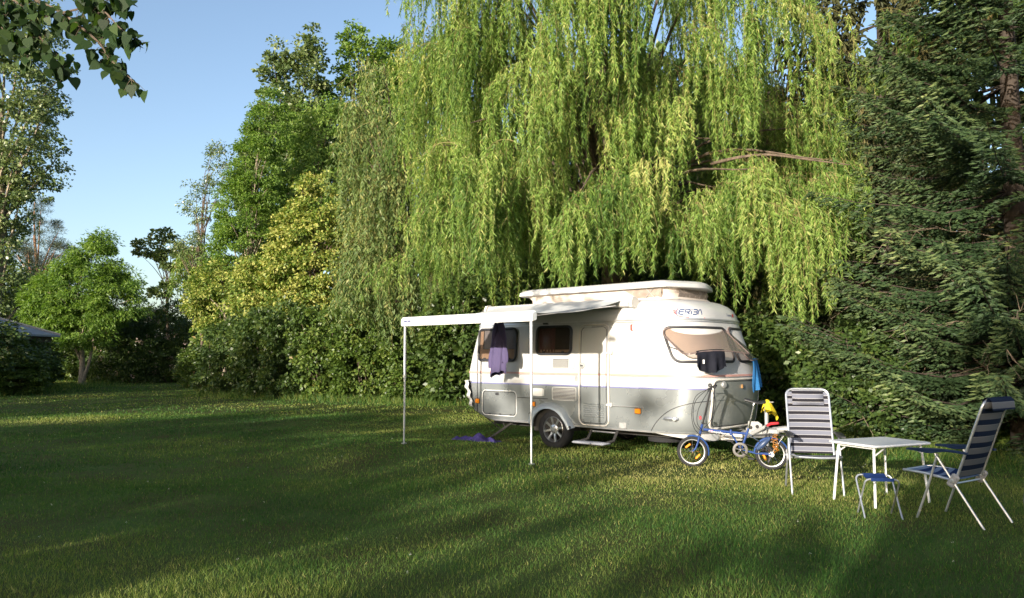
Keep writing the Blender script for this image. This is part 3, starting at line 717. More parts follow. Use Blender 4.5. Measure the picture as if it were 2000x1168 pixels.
# ================================================================ FOLDING BICYCLE (x = towards its rear wheel, y away from the camera)
bike = empty('folding_bicycle', (2.447, 10.536, float(hgt(2.447, 10.536))), math.radians(-16.08))
tag(bike, 'blue folding bicycle with small wheels parked before the caravan drawbar', 'bicycle')
def bike_wheel(x, refl):
    hub = empty('wheel', (x, 0, .205), 0, bike)
    b = MB(); b.lathe([(.200 + .022*math.cos(a), .022*math.sin(a)) for a in np.linspace(math.pi*.95, -math.pi*.95, 14)], (0, 0, 0), (0, 1, 0), 56, closed=True)
    # tyre ring: centre radius .186 so that the outside is .208
    b = MB(); b.lathe([(.184 + .022*math.cos(a), .022*math.sin(a)) for a in np.linspace(0, 2*math.pi, 15)[:-1]], (0, 0, 0), (0, 1, 0), 56, closed=True); b.build('tyre', M['rubber'], hub)
    b = MB(); b.lathe([(.166, -.015), (.166, .015), (.154, .013), (.151, 0), (.154, -.013)], (0, 0, 0), (0, 1, 0), 48, closed=True); b.build('rim', M['rim'], hub)
    b = MB(); b.lathe([(.006, -.05), (.016, -.035), (.022, -.03), (.012, -.02), (.012, .02), (.022, .03), (.016, .035), (.006, .05)], (0, 0, 0), (0, 1, 0), 14); b.build('hub', M['chrome'], hub)
    for k in range(20):
        a = 2*math.pi*k/20; s = .028 if k % 2 else -.028; o = .35 * (1 if k % 4 < 2 else -1)
        b = MB(); b.tube([(.02*math.cos(a+o), s, .02*math.sin(a+o)), (.152*math.cos(a), s*.2, .152*math.sin(a))], .0016, 4); b.build('spoke', M['chrome'], hub)
    for a in refl:
        c = np.array([.095*math.cos(a), -.012, .095*math.sin(a)]); b = MB(); b.box(c, (.085, .014, .026), ang=-a + math.pi/2, axis='y', bev=.006); b.build('reflector', M['amber'], hub)
    return hub
bike_wheel(0, (math.radians(128), math.radians(-42))); bike_wheel(1.013, (math.radians(50), math.radians(205)))
def bt(name, pts, r, m, par=bike, n=8): b = MB(); b.tube(pts, r, n); return b.build(name, m, par)
fr = bt('frame', [(.150, 0, .505), (.30, 0, .492), (.505, 0, .475)], .0185, M['bike'])
bt('frame_tube', [(.505, 0, .475), (.722, 0, .462)], .0165, M['bike'], fr)
b = MB(); b.box((.505, 0, .475), (.03, .052, .075), bev=.006); b.build('frame_hinge', M['bike'], fr)
bt('head_tube', [(.100, 0, .435), (.135, 0, .575)], .0175, M['bike'], fr)
bt('seat_tube', [(.628, 0, .235), (.735, 0, .535)], .0155, M['bike'], fr)
bt('down_strut', [(.515, 0, .455), (.62, 0, .270)], .011, M['bike'], fr)
for y in (-.045, .045):
    bt('chain_stay', [(.63, y*.5, .255), (.82, y, .21), (1.013, y*1.25, .205)], .009, M['bike'], fr)
    bt('seat_stay', [(.725, y*.5, .465), (.90, y, .335), (1.013, y*1.25, .205)], .007, M['chrome'], fr)
vs, fs = text_mesh('Compolo', .05)
def tube_wrap(v): return (.215 + v[0]*.95, -.0195, .488 - .09*(v[0]) + (v[1] - .018)*.8)
b = MB(); b.add([tube_wrap(v) for v in vs], fs); b.build('lettering', M['white_paint'], fr, smooth=0)
b = MB(); b.lathe([(.013, 0), (.013, .002)], (.258, -.0205, .486), (0, -1, 0), 14); b.build('letter_dot', M['pink'], fr)
# fork and steering post
for y in (-.038, .038):
    bt('fork_blade', [(.098, y*.9, .425), (.075, y, .33), (.045, y, .25), (.0, y, .205)], [.014, .013, .011, .009], M['bike'])
b = MB(); b.box((.098, 0, .428), (.035, .10, .03), bev=.008); b.build('fork_crown', M['black'], bike)
post = bt('steering_post', [(.137, 0, .57), (.262, 0, 1.075)], .013, M['black'])
bt('stem_lock', [(.130, -.03, .60), (.175, -.05, .585)], .010, M['black'], post)
b = MB(); b.box((.112, -.01, .66), (.03, .03, .05), bev=.008); b.build('red_reflector', M['redgrip'], post)
hbm = bt('handlebar', [(.315, -.27, 1.085), (.27, -.10, 1.08), (.262, 0, 1.08), (.27, .10, 1.08), (.315, .27, 1.085)], .011, M['black'])
for y in (-1, 1):
    bt('grip', [(.300, y*.20, 1.083), (.318, y*.29, 1.085)], .017, M['rubber'], hbm)
    bt('brake_lever', [(.275, y*.15, 1.07), (.225, y*.20, 1.045), (.225, y*.27, 1.03)], .006, M['black'], hbm)
b = MB(); b.box((.25, -.06, 1.10), (.05, .05, .05), bev=.012); b.build('bell', M['black'], hbm)
for k, P in enumerate(([(.23, -.16, 1.06), (.06, -.10, .95), (.0, -.06, .72), (.03, -.04, .52), (.12, -.02, .42)], [(.23, .16, 1.06), (.05, .02, .88), (.02, -.02, .64), (.10, -.03, .50), (.3, -.03, .455), (.5, -.03, .44)], [(.27, -.05, 1.06), (.32, -.08, .85), (.24, -.07, .62), (.16, -.03, .53)], [(.25, .08, 1.06), (.10, -.05, .80), (.07, -.05, .6), (.14, -.03, .48)])):
    b = MB(); b.tube(smooth_path(P, 6), .0042, 5); b.build('brake_cable', M['black'], bike)
# mudguards
def mud(x, a0, a1):
    b = MB(); rows = []
    for a in np.linspace(math.radians(a0), math.radians(a1), 20):
        rows.append([(x + math.cos(a)*r, y, .205 + math.sin(a)*r) for y, r in ((-.032, .208), (-.024, .222), (0, .228), (.024, .222), (.032, .208))])
    b.grid(rows); b.grid([[(p[0] - (p[0]-x)*.01, p[1], p[2] - (p[2]-.205)*.01) for p in r] for r in rows], flip=True); return b.build('mudguard', M['bike_d'], bike)
mud(0, -12, 108); mud(1.013, 20, 175)
# drivetrain
cr = MB(); cr.lathe([(.020, -.052), (.020, .052)], (.622, 0, .252), (0, 1, 0), 14); crank = cr.build('bottom_bracket', M['chrome'], bike)
b = MB(); b.lathe([(.092, -.055), (.098, -.052), (.098, -.046), (.092, -.044), (.066, -.046), (.066, -.053)], (.622, 0, .252), (0, 1, 0), 36, closed=True); b.build('chain_guard', mat('guard_grey', (.12, .11, .10), .5, noise=.2), crank)
for k in range(5):
    a = 2*math.pi*k/5 + .3; b = MB(); b.box((.622 + .042*math.cos(a), -.05, .252 + .042*math.sin(a)), (.07, .006, .018), ang=-a, axis='y'); b.build('chainring_arm', M['black'], crank)
bt('crank_arm', [(.622, -.065, .252), (.75, -.072, .155)], .009, M['black'], crank); bt('crank_arm', [(.622, .065, .252), (.50, .072, .35)], .009, M['black'], crank)
for x, y, z in ((.755, -.11, .15), (.495, .11, .352)):
    b = MB(); b.box((x, y, z), (.085, .075, .022), bev=.006); b.build('pedal', M['black'], crank)
b = MB(); b.tube([(.63, -.05, .348), (1.01, -.05, .235)], .004, 4); b.tube([(.60, -.05, .158), (.90, -.05, .13), (1.0, -.05, .17)], .004, 4); b.build('chain', M['under'], crank)
b = MB(); b.lathe([(.035, -.058), (.038, -.05), (.022, -.045)], (1.013, 0, .205), (0, 1, 0), 20); b.build('sprocket', M['zinc'], crank)
b = MB(); b.box((.985, -.06, .14), (.03, .02, .09), ang=.4, axis='y', bev=.006); b.build('derailleur', M['black'], crank)
# saddle
bt('seat_post', [(.733, 0, .53), (.815, 0, .845)], .0125, M['chrome'])
b = MB(); b.tube([(.803, 0, .84), (.822, 0, .878)], .022, 10); b.build('saddle_clamp', M['chrome'], bike)
b = MB(); rows = []
for t in np.linspace(0, 1, 16):
    x = .690 + .27*t; hw = .018 + .010*t + .050*max(0, min(1, (t-.45)/.35))**1.3 * (1 if t < .9 else 1 - (t-.9)*4); zt = .902 + .012*math.cos(t*5.5) - .02*t
    rows.append([(x, hw*math.sin(a), zt + .022*math.cos(a) - .012*(abs(math.sin(a)))) for a in np.linspace(-math.pi, math.pi, 14)[:-1]])
b.grid(rows, wrap=True); n_ = 13; b.add(rows[0], [tuple(range(n_))[::-1]]); b.add(rows[-1], [tuple(range(n_))]); b.build('saddle', M['black'], bike, smooth=70)
# carrier with bag and cord
for y in (-.055, .055): bt('carrier_rail', [(.77, y, .44), (.95, y, .455), (1.22, y, .452)], .005, M['black'])
for x in (.82, .97, 1.12, 1.2): bt('carrier_bar', [(x, -.055, .452), (x, .055, .452)], .004, M['black'])
for y in (-.055, .055): bt('carrier_stay', [(1.17, y, .45), (1.013, y*1.1, .21)], .004, M['chrome'])
b = MB(); rows = []
for t in np.linspace(0, 1, 9):
    c = np.array([.83 + .17*t, -.075 - .015*math.sin(t*math.pi), .27 + .15*t]); rr0 = 0.010 + .024*math.sin(math.pi*min(1, .12 + t*.8))
    rows.append([c + np.array([-.5*rr0*math.cos(a), .9*rr0*math.sin(a), rr0*math.cos(a)]) for a in np.linspace(0, 2*math.pi, 11)[:-1]])
b.grid(rows, wrap=True); b.add(rows[0], [tuple(range(10))[::-1]]); b.add(rows[-1], [tuple(range(10))]); b.build('tool_bag', mat('bag_blue', (.04, .07, .15), .4, noise=.3), bike)
rr = random.Random(3); cord = [(1.06, -.07, .47)]
for k in range(26): cord.append((1.06 + .035*math.sin(k*1.9) + rr.uniform(-.012, .012), -.075 - .018*(k % 3), .465 - .009*k + .02*math.sin(k*2.7)))
b = MB(); b.tube(smooth_path(cord, 3), .0045, 5); cd = b.build('bungee_cord', M['orange'], None); cd.location = bike.location; cd.rotation_euler = bike.rotation_euler
tag(cd, 'tangled orange elastic cord on the rear carrier of the blue bicycle', 'cord')
bt('kickstand', [(.66, .05, .22), (.60, .13, .0)], .006, M['black'])

# ================================================================ CAMPING CHAIRS
def camp_chair(loc, rz, label, m_back, m_seat, m_arm, m_pil, pillow_front):
    c = empty('camping_chair', loc, rz); tag(c, label, 'chair', 'high-backed camping chairs')
    W = .235; lean = math.radians(20); bz = 1.13
    def B(t): y = -.02 - .27*t; return y, .40 + (bz-.40)*t
    U = [(-W, *B(0)), (-W, *B(.5)), (-W, *B(.90))] + [(-W + .09*(1-math.cos(a)), B(.90 + .10*math.sin(a))[0], B(.90 + .10*math.sin(a))[1]) for a in np.linspace(.3, math.pi/2, 5)]
    U = U + [(-x, y, z) for x, y, z in U[::-1]]
    b = MB(); b.tube(U, .0125, 8); b.build('back_frame', M['steel'], c)
    rows = [[(x, B(t)[0] - .035*(1-(x/W)**2)*math.sin(math.pi*min(1, t*1.05)) + .001, B(t)[1]) for x in np.linspace(-W, W, 13)] for t in np.linspace(.02, .955, 26)]
    b = MB(); b.solid_grid(rows, (0, .004, .001)); b.build('backrest', m_back, c, smooth=180)
    Sd = [(-W, .0, .39), (-W, .25, .425), (-W, .43, .435), (-W + .03, .475, .43), (0, .49, .425), (W - .03, .475, .43), (W, .43, .435), (W, .25, .425), (W, .0, .39)]
    b = MB(); b.tube(Sd, .012, 8); b.build('seat_frame', M['steel'], c)
    rows = [[(x, y, .40 + .035*min(1, y/.2) - .045*(1-(x/W)**2)*math.sin(math.pi*(y+.02)/.5)) for x in np.linspace(-W, W, 13)] for y in np.linspace(.0, .465, 14)]
    b = MB(); b.solid_grid(rows, (0, 0, -.004)); b.build('seat', m_seat, c, smooth=180)
    b = MB(); b.tube([(-W, -.01, .365), (W, -.01, .365)], .009, 8); b.build('cross_bar', M['steel'], c)
    for s in (-1, 1):
        x = s*(W + .03)
        b = MB(); b.tube([(x, .12, .62), (x, .22, .31), (x, .335, .0)], .0115, 8); b.build('front_leg', mat('leg_dark', (.16, .15, .13), .4, metal=.6) if s < -5 else M['steel'], c)
        b = MB(); b.tube([(x, .145, .62), (x, .0, .395), (x, -.255, .0)], .0115, 8); b.build('rear_leg', M['steel'], c)
        b = MB(); b.box((x, -.008, .392), (.032, .075, .13), ang=.55 if True else 0, axis='x', bev=.014); b.build('hinge_plate', mat('hinge_grey', (.33, .33, .34), .5, noise=.1), c)
        b = MB(); b.lathe([(.018, 0), (.018, .008), (.008, .010)], (x + s*.016, -.008, .392), (s, 0, 0), 12); b.build('hinge_bolt', M['steel'], c)
        rows = []
        for t in np.linspace(0, 1, 12):
            y = -.14 + .54*t; hw = .024 + .012*math.sin(math.pi*t); zt = .655 + .012*math.sin(t*3.6); th = .018 + .028*math.exp(-((t-.62)/.2)**2)
            rows.append([(x - hw, y, zt - .006), (x - hw*.7, y, zt), (x + hw*.7, y, zt), (x + hw, y, zt - .006), (x + hw*.8, y, zt - th), (x - hw*.8, y, zt - th)])
        b = MB(); b.grid(rows, wrap=True); b.add(rows[0], [tuple(range(6))[::-1]]); b.add(rows[-1], [tuple(range(6))]); b.build('armrest', m_arm, c, smooth=45)
    for y in ():
        b = MB(); b.tube([(-W - .03, y, .012), (W + .03, y, .012)], .0115, 8); b.build('foot_bar', M['steel'], c)
    # head pillow
    t0, t1 = (.75, .985) if pillow_front else (.86, 1.02)
    rows = []; off = .022 if pillow_front else -.018
    hw = .172 if pillow_front else W - .02
    for t in np.linspace(0, 1, 10):
        k = math.sin(math.pi*t)**.6
        y, z = B(t0 + (t1-t0)*t); rows.append([(x, y + off + .065*k*(1 if pillow_front else -.7)*(1-(abs(x)/hw)**4), z) for x in np.linspace(-hw, hw, 12)])
    b = MB(); b.grid(rows); back = [[(p[0], B(t0 + (t1-t0)*i/9)[0] + off*.6, p[2]) for p in r] for i, r in enumerate(rows)]; b.grid(back, flip=True)
    rim = lambda R: list(R[0]) + [q[-1] for q in R[1:-1]] + list(R[-1][::-1]) + [q[0] for q in R[1:-1][::-1]]
    b.grid([rim(back), rim(rows)], wrap=True); b.build('head_pillow', m_pil, c, smooth=60)
    if not pillow_front:
        b = MB(); R_ = [[(x, B(1.0)[0] + dy, 1.135 + dz) for x in np.linspace(-hw, hw, 10)] for dy, dz in ((-.055, -.10), (-.05, -.02), (-.025, .012), (.01, .012), (.03, -.02), (.03, -.12))]
        b.grid(R_); b.build('pillow_flap', m_pil, c, smooth=80)
    return c
lil, tau, cre = (.15, .155, .19), (.020, .019, .024), (.34, .335, .34)
sA = [(0, lil), (.50, cre), (.55, tau), (.94, cre)]
m_a = stripe_mat('striped_taupe', 'z', .088, sA); m_as = stripe_mat('striped_taupe_seat', 'y', .088, sA)
ng, dn = (.14, .14, .145), (.010, .017, .04)  # stripe grey set darker to carry the shade this chair stands in
sB = [(0, ng), (.50, (.22, .22, .22)), (.54, dn)]
m_b = stripe_mat('striped_navy', 'z', .105, sB); m_bs = stripe_mat('striped_navy_seat', 'y', .105, [(0, (.16, .22, .33)), (.5, (.012, .03, .10))])
camp_chair((3.40, 8.80, float(hgt(3.4, 8.8))), 2.918, 'grey and taupe striped camping chair facing the camera beside the bicycle', m_a, m_as, M['black'], stripe_mat('striped_taupe_pillow', 'z', .088, sA, off=.03), True)
camp_chair((4.19, 7.18, float(hgt(4.19, 7.18))), .60, 'navy and grey striped camping chair seen from behind at the right edge', m_b, m_bs, M['navy_pl'], m_b, False)

# ================================================================ TABLE AND STOOL
tb = empty('folding_table', (3.84, 8.12, float(hgt(3.84, 8.12))), math.radians(24)); tag(tb, 'white folding camping table between the two striped chairs', 'table')
def rr2(hx, hy, r, z, n=6):
    P = []
    for cx, cy, a in ((hx-r, hy-r, 0), (-hx+r, hy-r, 90), (-hx+r, -hy+r, 180), (hx-r, -hy+r, 270)):
        P += [(cx + r*math.cos(math.radians(a+90*k/(n-1))), cy + r*math.sin(math.radians(a+90*k/(n-1))), z) for k in range(n)]
    return P
b = MB(); R_ = [rr2(.39, .28, .05, .590), rr2(.415, .305, .06, .596), rr2(.42, .31, .06, .606), rr2(.415, .305, .06, .616), rr2(.40, .29, .055, .620)]
b.grid(R_, wrap=True); b.add(R_[-1], [tuple(range(24))]); b.add(R_[0], [tuple(range(24))[::-1]]); b.build('table_top', M['table'], tb, smooth=35)
for sx in (-1, 1):
    for sy in (-1, 1):
        b = MB(); b.tube([(sx*.33, sy*.22, .59), (sx*.34, sy*.225, .54), (sx*.385, sy*.26, .0)], .0125, 8); lg = b.build('leg', M['white_paint'], tb)
        b = MB(); b.tube([(sx*.16, sy*.22, .588), (sx*.345, sy*.228, .50)], .008, 6); b.build('leg_brace', M['white_paint'], lg)
    b = MB(); b.tube([(sx*.33, -.22, .578), (sx*.33, .22, .578)], .011, 6); b.build('cross_bar', M['white_paint'], tb)
sg = empty('camping_stool', (3.455, 7.36, float(hgt(3.455, 7.36))), math.radians(-10)); tag(sg, 'small folding stool with blue fabric seat before the table', 'stool')
for s, nm in ((-1, 'leg_frame'), (1, 'leg_frame')):
    P = [(-.15, -s*.15, 0), (-.15, s*.12, .315)] + [(-.15 + .045*(1-math.cos(a)), s*(.12 + .022*math.sin(a)), .315 + .045*math.sin(a)) for a in np.linspace(.3, math.pi/2, 5)]
    w = 0 if s < 0 else .012
    P = [(x - w, y, z) for x, y, z in P]; P = P + [(-x, y, z) for x, y, z in P[::-1]]
    b = MB(); b.tube(P, .0085, 8); b.build(nm, M['steel'], sg)
rows = [[(x, y, .362 + .008*abs(y/.14)**2 - .018*(1-(y/.14)**2)*math.cos(x*5)) for x in np.linspace(-.10, .10, 9)] for y in np.linspace(-.15, .15, 9)]
b = MB(); b.solid_grid(rows, (0, 0, -.004)); b.grid([rows[0], [(p[0], p[1] - .006, p[2] - .03) for p in rows[0]]]); b.build('seat', M['navy'], sg, smooth=180)

# ================================================================ LAUNDRY AND LOOSE THINGS
def cloth_on_car(name, m, label, cat):
    pass
# striped shirt hung below the awning, close to the wall
sh = MB(); C0 = np.array([-.80, -1.47]); rows = []
for i, t in enumerate(np.linspace(0, 1, 26)):
    rx = .030 + .09*min(1, t/.35)**.8 + .035*t; ry = .03 + .05*min(1, t*2); row = []
    for k in range(44):
        a = 2*math.pi*k/44; rip = 1 + (.06 + .30*t)*math.sin(3*a + .7) *.5 + .12*t*math.sin(7*a + 1.1)
        hem = .92 + .05*math.cos(a - 2.9) + .015*math.sin(2*a + .5) + .015*math.sin(5*a)
        z = 2.11 - t*hem
        row.append(car_world(C0[0] - .05*t + rx*math.cos(a)*rip - .03*t*t, C0[1] + ry*math.sin(a)*rip, z))
    rows.append(row)
sh.grid(rows, wrap=True); sh.add(rows[0], [tuple(range(44))])
def fine_stripe(name, c1, c2, per):
    return stripe_mat(name, 'x', per, [(0, c1), (.55, c2)])
m_shirt = fine_stripe('shirt_stripe', (.115, .095, .19), (.055, .045, .10), .02)
shirt = sh.build('hanging_shirt', m_shirt, None, smooth=120); tag(shirt, 'striped lilac shirt hanging under the awning before the rear window', 'shirt')
b = MB(); hw_ = car_world(-.80, -1.47, 0); b.tube([(hw_[0], hw_[1], 2.10), (hw_[0], hw_[1], 2.20), (hw_[0] + .02, hw_[1], 2.225)], .005, 5); b.build('hanger_hook', M['dark'], shirt)
for sx, dz, dxx in ((-1, .74, -.06), (1, .66, .02)):                       # sleeves hang down beside the body
    b = MB(); rows = []
    for t in np.linspace(0, 1, 12):
        rr0 = .05 + .018*math.sin(t*9); c = (C0[0] + sx*(.03 + .09*min(1, t*1.8)) + dxx*t, C0[1] - .05)
        rows.append([car_world(c[0] + rr0*math.cos(a)*(1 + .2*math.sin(3*a)), c[1] + .55*rr0*math.sin(a), 2.05 - dz*t + .02*math.sin(a*2)) for a in np.linspace(0, 2*math.pi, 15)[:-1]])
    b.grid(rows, wrap=True); b.build('sleeve', m_shirt, shirt, smooth=120)
# black shorts pegged to the near front flap
def hang(row, q0, q1, drop, m, name, label, cat, amp=.02, outw=.02):
    pts = [car_world(*row[q]) for q in range(q0, q1 + 1)]; pts = smooth_path(pts, 4); nn = len(pts); rows = []
    t_ = norm(pts[-1] - pts[0]); on = norm(np.cross(t_, np.array([0, 0, 1.]))); 
    if on[1] > 0: on = -on
    for s in np.linspace(0, 1, 16):
        rows.append([p + np.array([0, 0, .012]) + on*(outw*math.sin(min(1, s*3)*math.pi/2) + amp*s*math.sin(i/nn*11 + s*2) + amp*.6*s*math.sin(i/nn*23 + 1)) - np.array([0, 0, drop(i/(nn-1))*s]) + t_*(.03*s*(i/(nn-1) - .5)*2) for i, p in enumerate(pts)])
    b = MB(); b.solid_grid(rows, -on*.006); o = b.build(name, m, None, smooth=120); tag(o, label, cat)
    # fold over the edge
    b = MB(); b.grid([[p - on*.03 - np.array([0, 0, .05]) for p in rows[0]], [p - on*.012 + np.array([0, 0, .008]) for p in rows[0]], rows[0]]); b.build('fold', m, o, smooth=120)
    return o, rows
sho, R_ = hang(FLAP[0], 2, 11, lambda s: .20 + .10*math.sin(math.pi*min(1, s*1.08))**.7 + .04*s, M['black_cloth'], 'hanging_shorts', 'black shorts hanging from the near front window flap', 'shorts', amp=.03)
p = R_[8][9]; b = MB(); b.box(p + np.array([-.01, -.035, 0]), (.025, .004, .055)); b.build('label_tag', M['white_paint'], sho, smooth=0)
tow, _ = hang(FLAP2[0], 15, 21, lambda s: .42 + .05*s + .04*abs(s-.4), M['blue_cloth'], 'hanging_towel', 'bright blue towel hanging from the far front window flap', 'towel', amp=.035)
# purple towel on the grass
rr = np.random.default_rng(8); a0, a1 = G(888, 864), G(972, 868); mid = (a0 + a1)/2; ex_ = norm(a1 - a0); ey_ = np.array([-ex_[1], ex_[0], 0]); rows = []
for i, s in enumerate(np.linspace(-1, 1, 30)):
    row = []
    for j, t in enumerate(np.linspace(-1, 1, 16)):
        w = .24*(1 - .45*abs(s)**3 + .18*math.sin(s*7)); p = mid + ex_*s*.44*(1+.05*math.sin(t*5)) + ey_*t*w*(1 + .2*math.sin(s*9+t))
        h = max(.006, (.055 + .03*math.sin(s*6+1) + .03*math.sin(s*11+t*4) + .025*math.sin(t*7 - s*3))*(1-abs(t)**3)*(1-abs(s)**5))
        row.append((p[0], p[1], float(hgt(p[0], p[1])) + h))
    rows.append(row)
b = MB(); b.grid(rows); tag(b.build('crumpled_towel', M['purple_cloth'], None, smooth=120), 'crumpled purple towel lying on the grass behind the awning leg', 'towel')
# yellow cloth over the jockey wheel crank
b = MB(); rows = []; c = car_world(3.08, .09, 0)
for t in np.linspace(0, 1, 14):
    row = []
    for k in range(36):
        a = 2*math.pi*k/36; rad = (.012 + .095*t**.7)*(1 + .22*math.sin(3*a+.4)*t + .16*t*math.sin(8*a+2)); hem = .20 + .06*math.sin(a+1.2) + .03*math.sin(5*a)
        row.append((c[0] + rad*math.cos(a) + .03*t, c[1] + rad*math.sin(a)*.7, 0.865 - hem*t**1.1 - .02*t*math.sin(3*a+.4)))
    rows.append(row)
b.grid(rows, wrap=True); b.add(rows[0], [tuple(range(36))]); tag(b.build('yellow_cloth', M['yellow'], None, smooth=120), 'yellow cloth draped over the drawbar crank behind the bicycle saddle', 'cloth')
# grey bag that the right edge of the picture cuts
bg = empty('standing_bag', (4.415, 6.50, float(hgt(4.415, 6.5)))); tag(bg, 'tall grey fabric bag with red foot cut off by the right picture edge', 'bag')
b = MB(); b.lathe([(.075, .05), (.105, .09), (.125, .22), (.135, .30), (.125, .36), (.095, .48), (.075, .65), (.06, .78), (.03, .80)], (0, 0, 0), (0, 0, 1), 24); b.build('bag_body', M['grey_cloth'], bg, smooth=80)
b = MB(); b.lathe([(.09, .0), (.098, .02), (.092, .05), (.07, .06)], (0, 0, 0), (0, 0, 1), 20); b.build('bag_foot', M['redgrip'], bg)
b = MB(); b.tube([(-.05, -.02, .62), (-.085, -.02, .52), (-.06, -.02, .42)], .006, 6); b.build('red_strap', M['redgrip'], bg)
# low roof behind the shrubs on the left
rf = empty('garden_hut', (-25.3, 33.5, 0)); tag(rf, 'low hut with blue-grey sheet roof behind the left shrubs', 'hut')
ze, zr = 2.45, 3.35; hx, hy = 4.2, 2.4
b = MB(); b.box((0, 0, ze/2), (2*hx - .5, 2*hy - .5, ze)); b.build('wall', mat('hut_wall', (.10, .085, .07), .9, noise=.3), rf)
V = [(-hx, -hy, ze), (hx, -hy, ze), (hx, hy, ze), (-hx, hy, ze), (-hx + 2, 0, zr), (hx - 2.2, 0, zr)]
b = MB(); b.add(V, [(0, 1, 5, 4), (1, 2, 5), (2, 3, 4, 5), (3, 0, 4)]); b.add([(x, y, z - .08) for x, y, z in V[:4]], [(3, 2, 1, 0)]); b.grid([[(x, y, z - .08) for x, y, z in V[:4]], V[:4]], wrap=True); rof = b.build('roof', M['tent'], rf, smooth=0)
for P in ((V[1], V[5]), (V[5], V[4]), (V[5], V[2])):
    b = MB(); b.tube([(p[0], p[1], p[2] + .03) for p in P], .06, 6); b.build('ridge_cap', mat('ridge', (.42, .38, .34), .7, noise=.2), rof)
# ================================================================ VEGETATION
RNG = np.random.default_rng(20)
def rvec(n, rng): return norm(rng.normal(size=(n, 3)))
def leaf_obj(name, pos, axis, nrm, L, Wd, m, parent=None, rnd=None, shape='leaf', kind=None, fold=.12, rng=RNG):
    """one mesh of N little leaves: 'leaf' = 4-point blade, 'tri' = needle or grass blade"""
    N = len(pos); axis = norm(axis); side = norm(np.cross(axis, nrm)); nn = np.cross(side, axis)
    L = np.broadcast_to(L, (N,)).reshape(N, 1); Wd = np.broadcast_to(Wd, (N,)).reshape(N, 1)
    if shape == 'tri':
        V = np.stack([pos - side*Wd/2, pos + side*Wd/2, pos + axis*L], 1); k = 3
    elif shape == 'cup':
        prof = [(0, .02), (-.06, .22), (.02, .42), (.20, .52), (.42, .47), (.62, .33), (.82, .15), (1, 0)]
        pts = [(0, 0, 0)] + [(a, w, .55*w*w*4*fold) for a, w in prof[1:-1]] + [(1, 0, -.10)] + [(a, -w, .55*w*w*4*fold) for a, w in prof[1:-1][::-1]]
        V = np.stack([pos + axis*L*a + side*Wd*w + nn*Wd*h for a, w, h in pts], 1); k = len(pts)
    elif shape == 'heart':
        V = np.stack([pos, pos + axis*L*.30 + side*Wd*.52 + nn*Wd*fold, pos + axis*L*.62 + side*Wd*.34 + nn*Wd*fold*.6, pos + axis*L, pos + axis*L*.62 - side*Wd*.34 + nn*Wd*fold*.6, pos + axis*L*.30 - side*Wd*.52 + nn*Wd*fold], 1); k = 6
    else:
        V = np.stack([pos, pos + axis*L*.42 + side*Wd/2 + nn*Wd*fold, pos + axis*L, pos + axis*L*.42 - side*Wd/2 + nn*Wd*fold], 1); k = 4
    V = V.reshape(-1, 3)
    me = bpy.data.meshes.new(name); me.vertices.add(N*k); me.vertices.foreach_set('co', V.astype(np.float32).ravel())
    me.loops.add(N*k); me.loops.foreach_set('vertex_index', np.arange(N*k, dtype=np.int32))
    me.polygons.add(N); me.polygons.foreach_set('loop_start', np.arange(0, N*k, k, dtype=np.int32))
    try: me.polygons.foreach_set('loop_total', np.full(N, k, dtype=np.int32))
    except Exception: pass
    at = me.attributes.new('rnd', 'FLOAT', 'POINT')
    if rnd is None: rnd = rng.random(N)
    at.data.foreach_set('value', np.repeat(np.clip(rnd, 0, 1), k).astype(np.float32))
    me.materials.append(m); me.update(calc_edges=True)
    o = bpy.data.objects.new(name, me); COL.objects.link(o)
    if parent: o.parent = parent
    if kind: o['kind'] = kind
    return o

def lobes_sample(lobes, n, rng, inner=.55):
    """clump centres in a union of ellipsoids, denser towards the outside"""
    lob = np.array(lobes, float); area = (lob[:, 3]*lob[:, 4] + lob[:, 3]*lob[:, 5] + lob[:, 4]*lob[:, 5]); w = area/area.sum()
    out = []; 
    i = rng.choice(len(lob), n*3, p=w); d = rvec(n*3, rng); r = inner + (1-inner)*rng.random(n*3)**.6
    p = lob[i, :3] + d*lob[i, 3:6]*r[:, None]
    # drop the points deep inside another lobe
    keep = np.ones(len(p), bool)
    for l in lob:
        q = np.linalg.norm((p - l[:3])/l[3:6], axis=1); keep &= q > inner*.92
    p = p[keep][:n]; ctr = lob[i][keep][:n, :3]
    return p, norm(p - ctr)

def crown(name, base, lobes, nclump, per, cr, L, Wd, m, parent, rng, droop=.25, flat=.55, inner=.55, shape='leaf', tone=None, up=.22):
    """leaf clumps through the crown's volume. base = world offset of the thing"""
    c, out = lobes_sample(lobes, nclump, rng, inner); n = len(c)
    rad = cr*(.55 + .9*rng.random(n)); ct = rng.random(n)
    off = rng.normal(size=(n, per, 3)); off = off/np.linalg.norm(off, axis=2, keepdims=True)*(rng.random((n, per, 1))**.45)
    off[:, :, 2] *= flat; pos = c[:, None] + off*rad[:, None, None]
    pos[:, :, 2] -= droop*rad[:, None]*(off[:, :, 0]**2 + off[:, :, 1]**2)
    ax = norm(off + out[:, None]*.4 + np.array([0, 0, -droop*1.6]) + rng.normal(size=(n, per, 3))*.45)
    nr = norm(np.array([0, 0, up]) + out[:, None]*.55 + rng.normal(size=(n, per, 3))*.55)
    rn = np.clip(.62*rng.random((n, per)) + .38*ct[:, None] + (0 if tone is None else tone), 0, 1)
    pos = pos.reshape(-1, 3); N = len(pos)
    sz = (.7 + .6*rng.random(N))
    return leaf_obj(name, pos, ax.reshape(-1, 3), nr.reshape(-1, 3), L*sz, Wd*sz, m, parent, rn.ravel(), shape), c

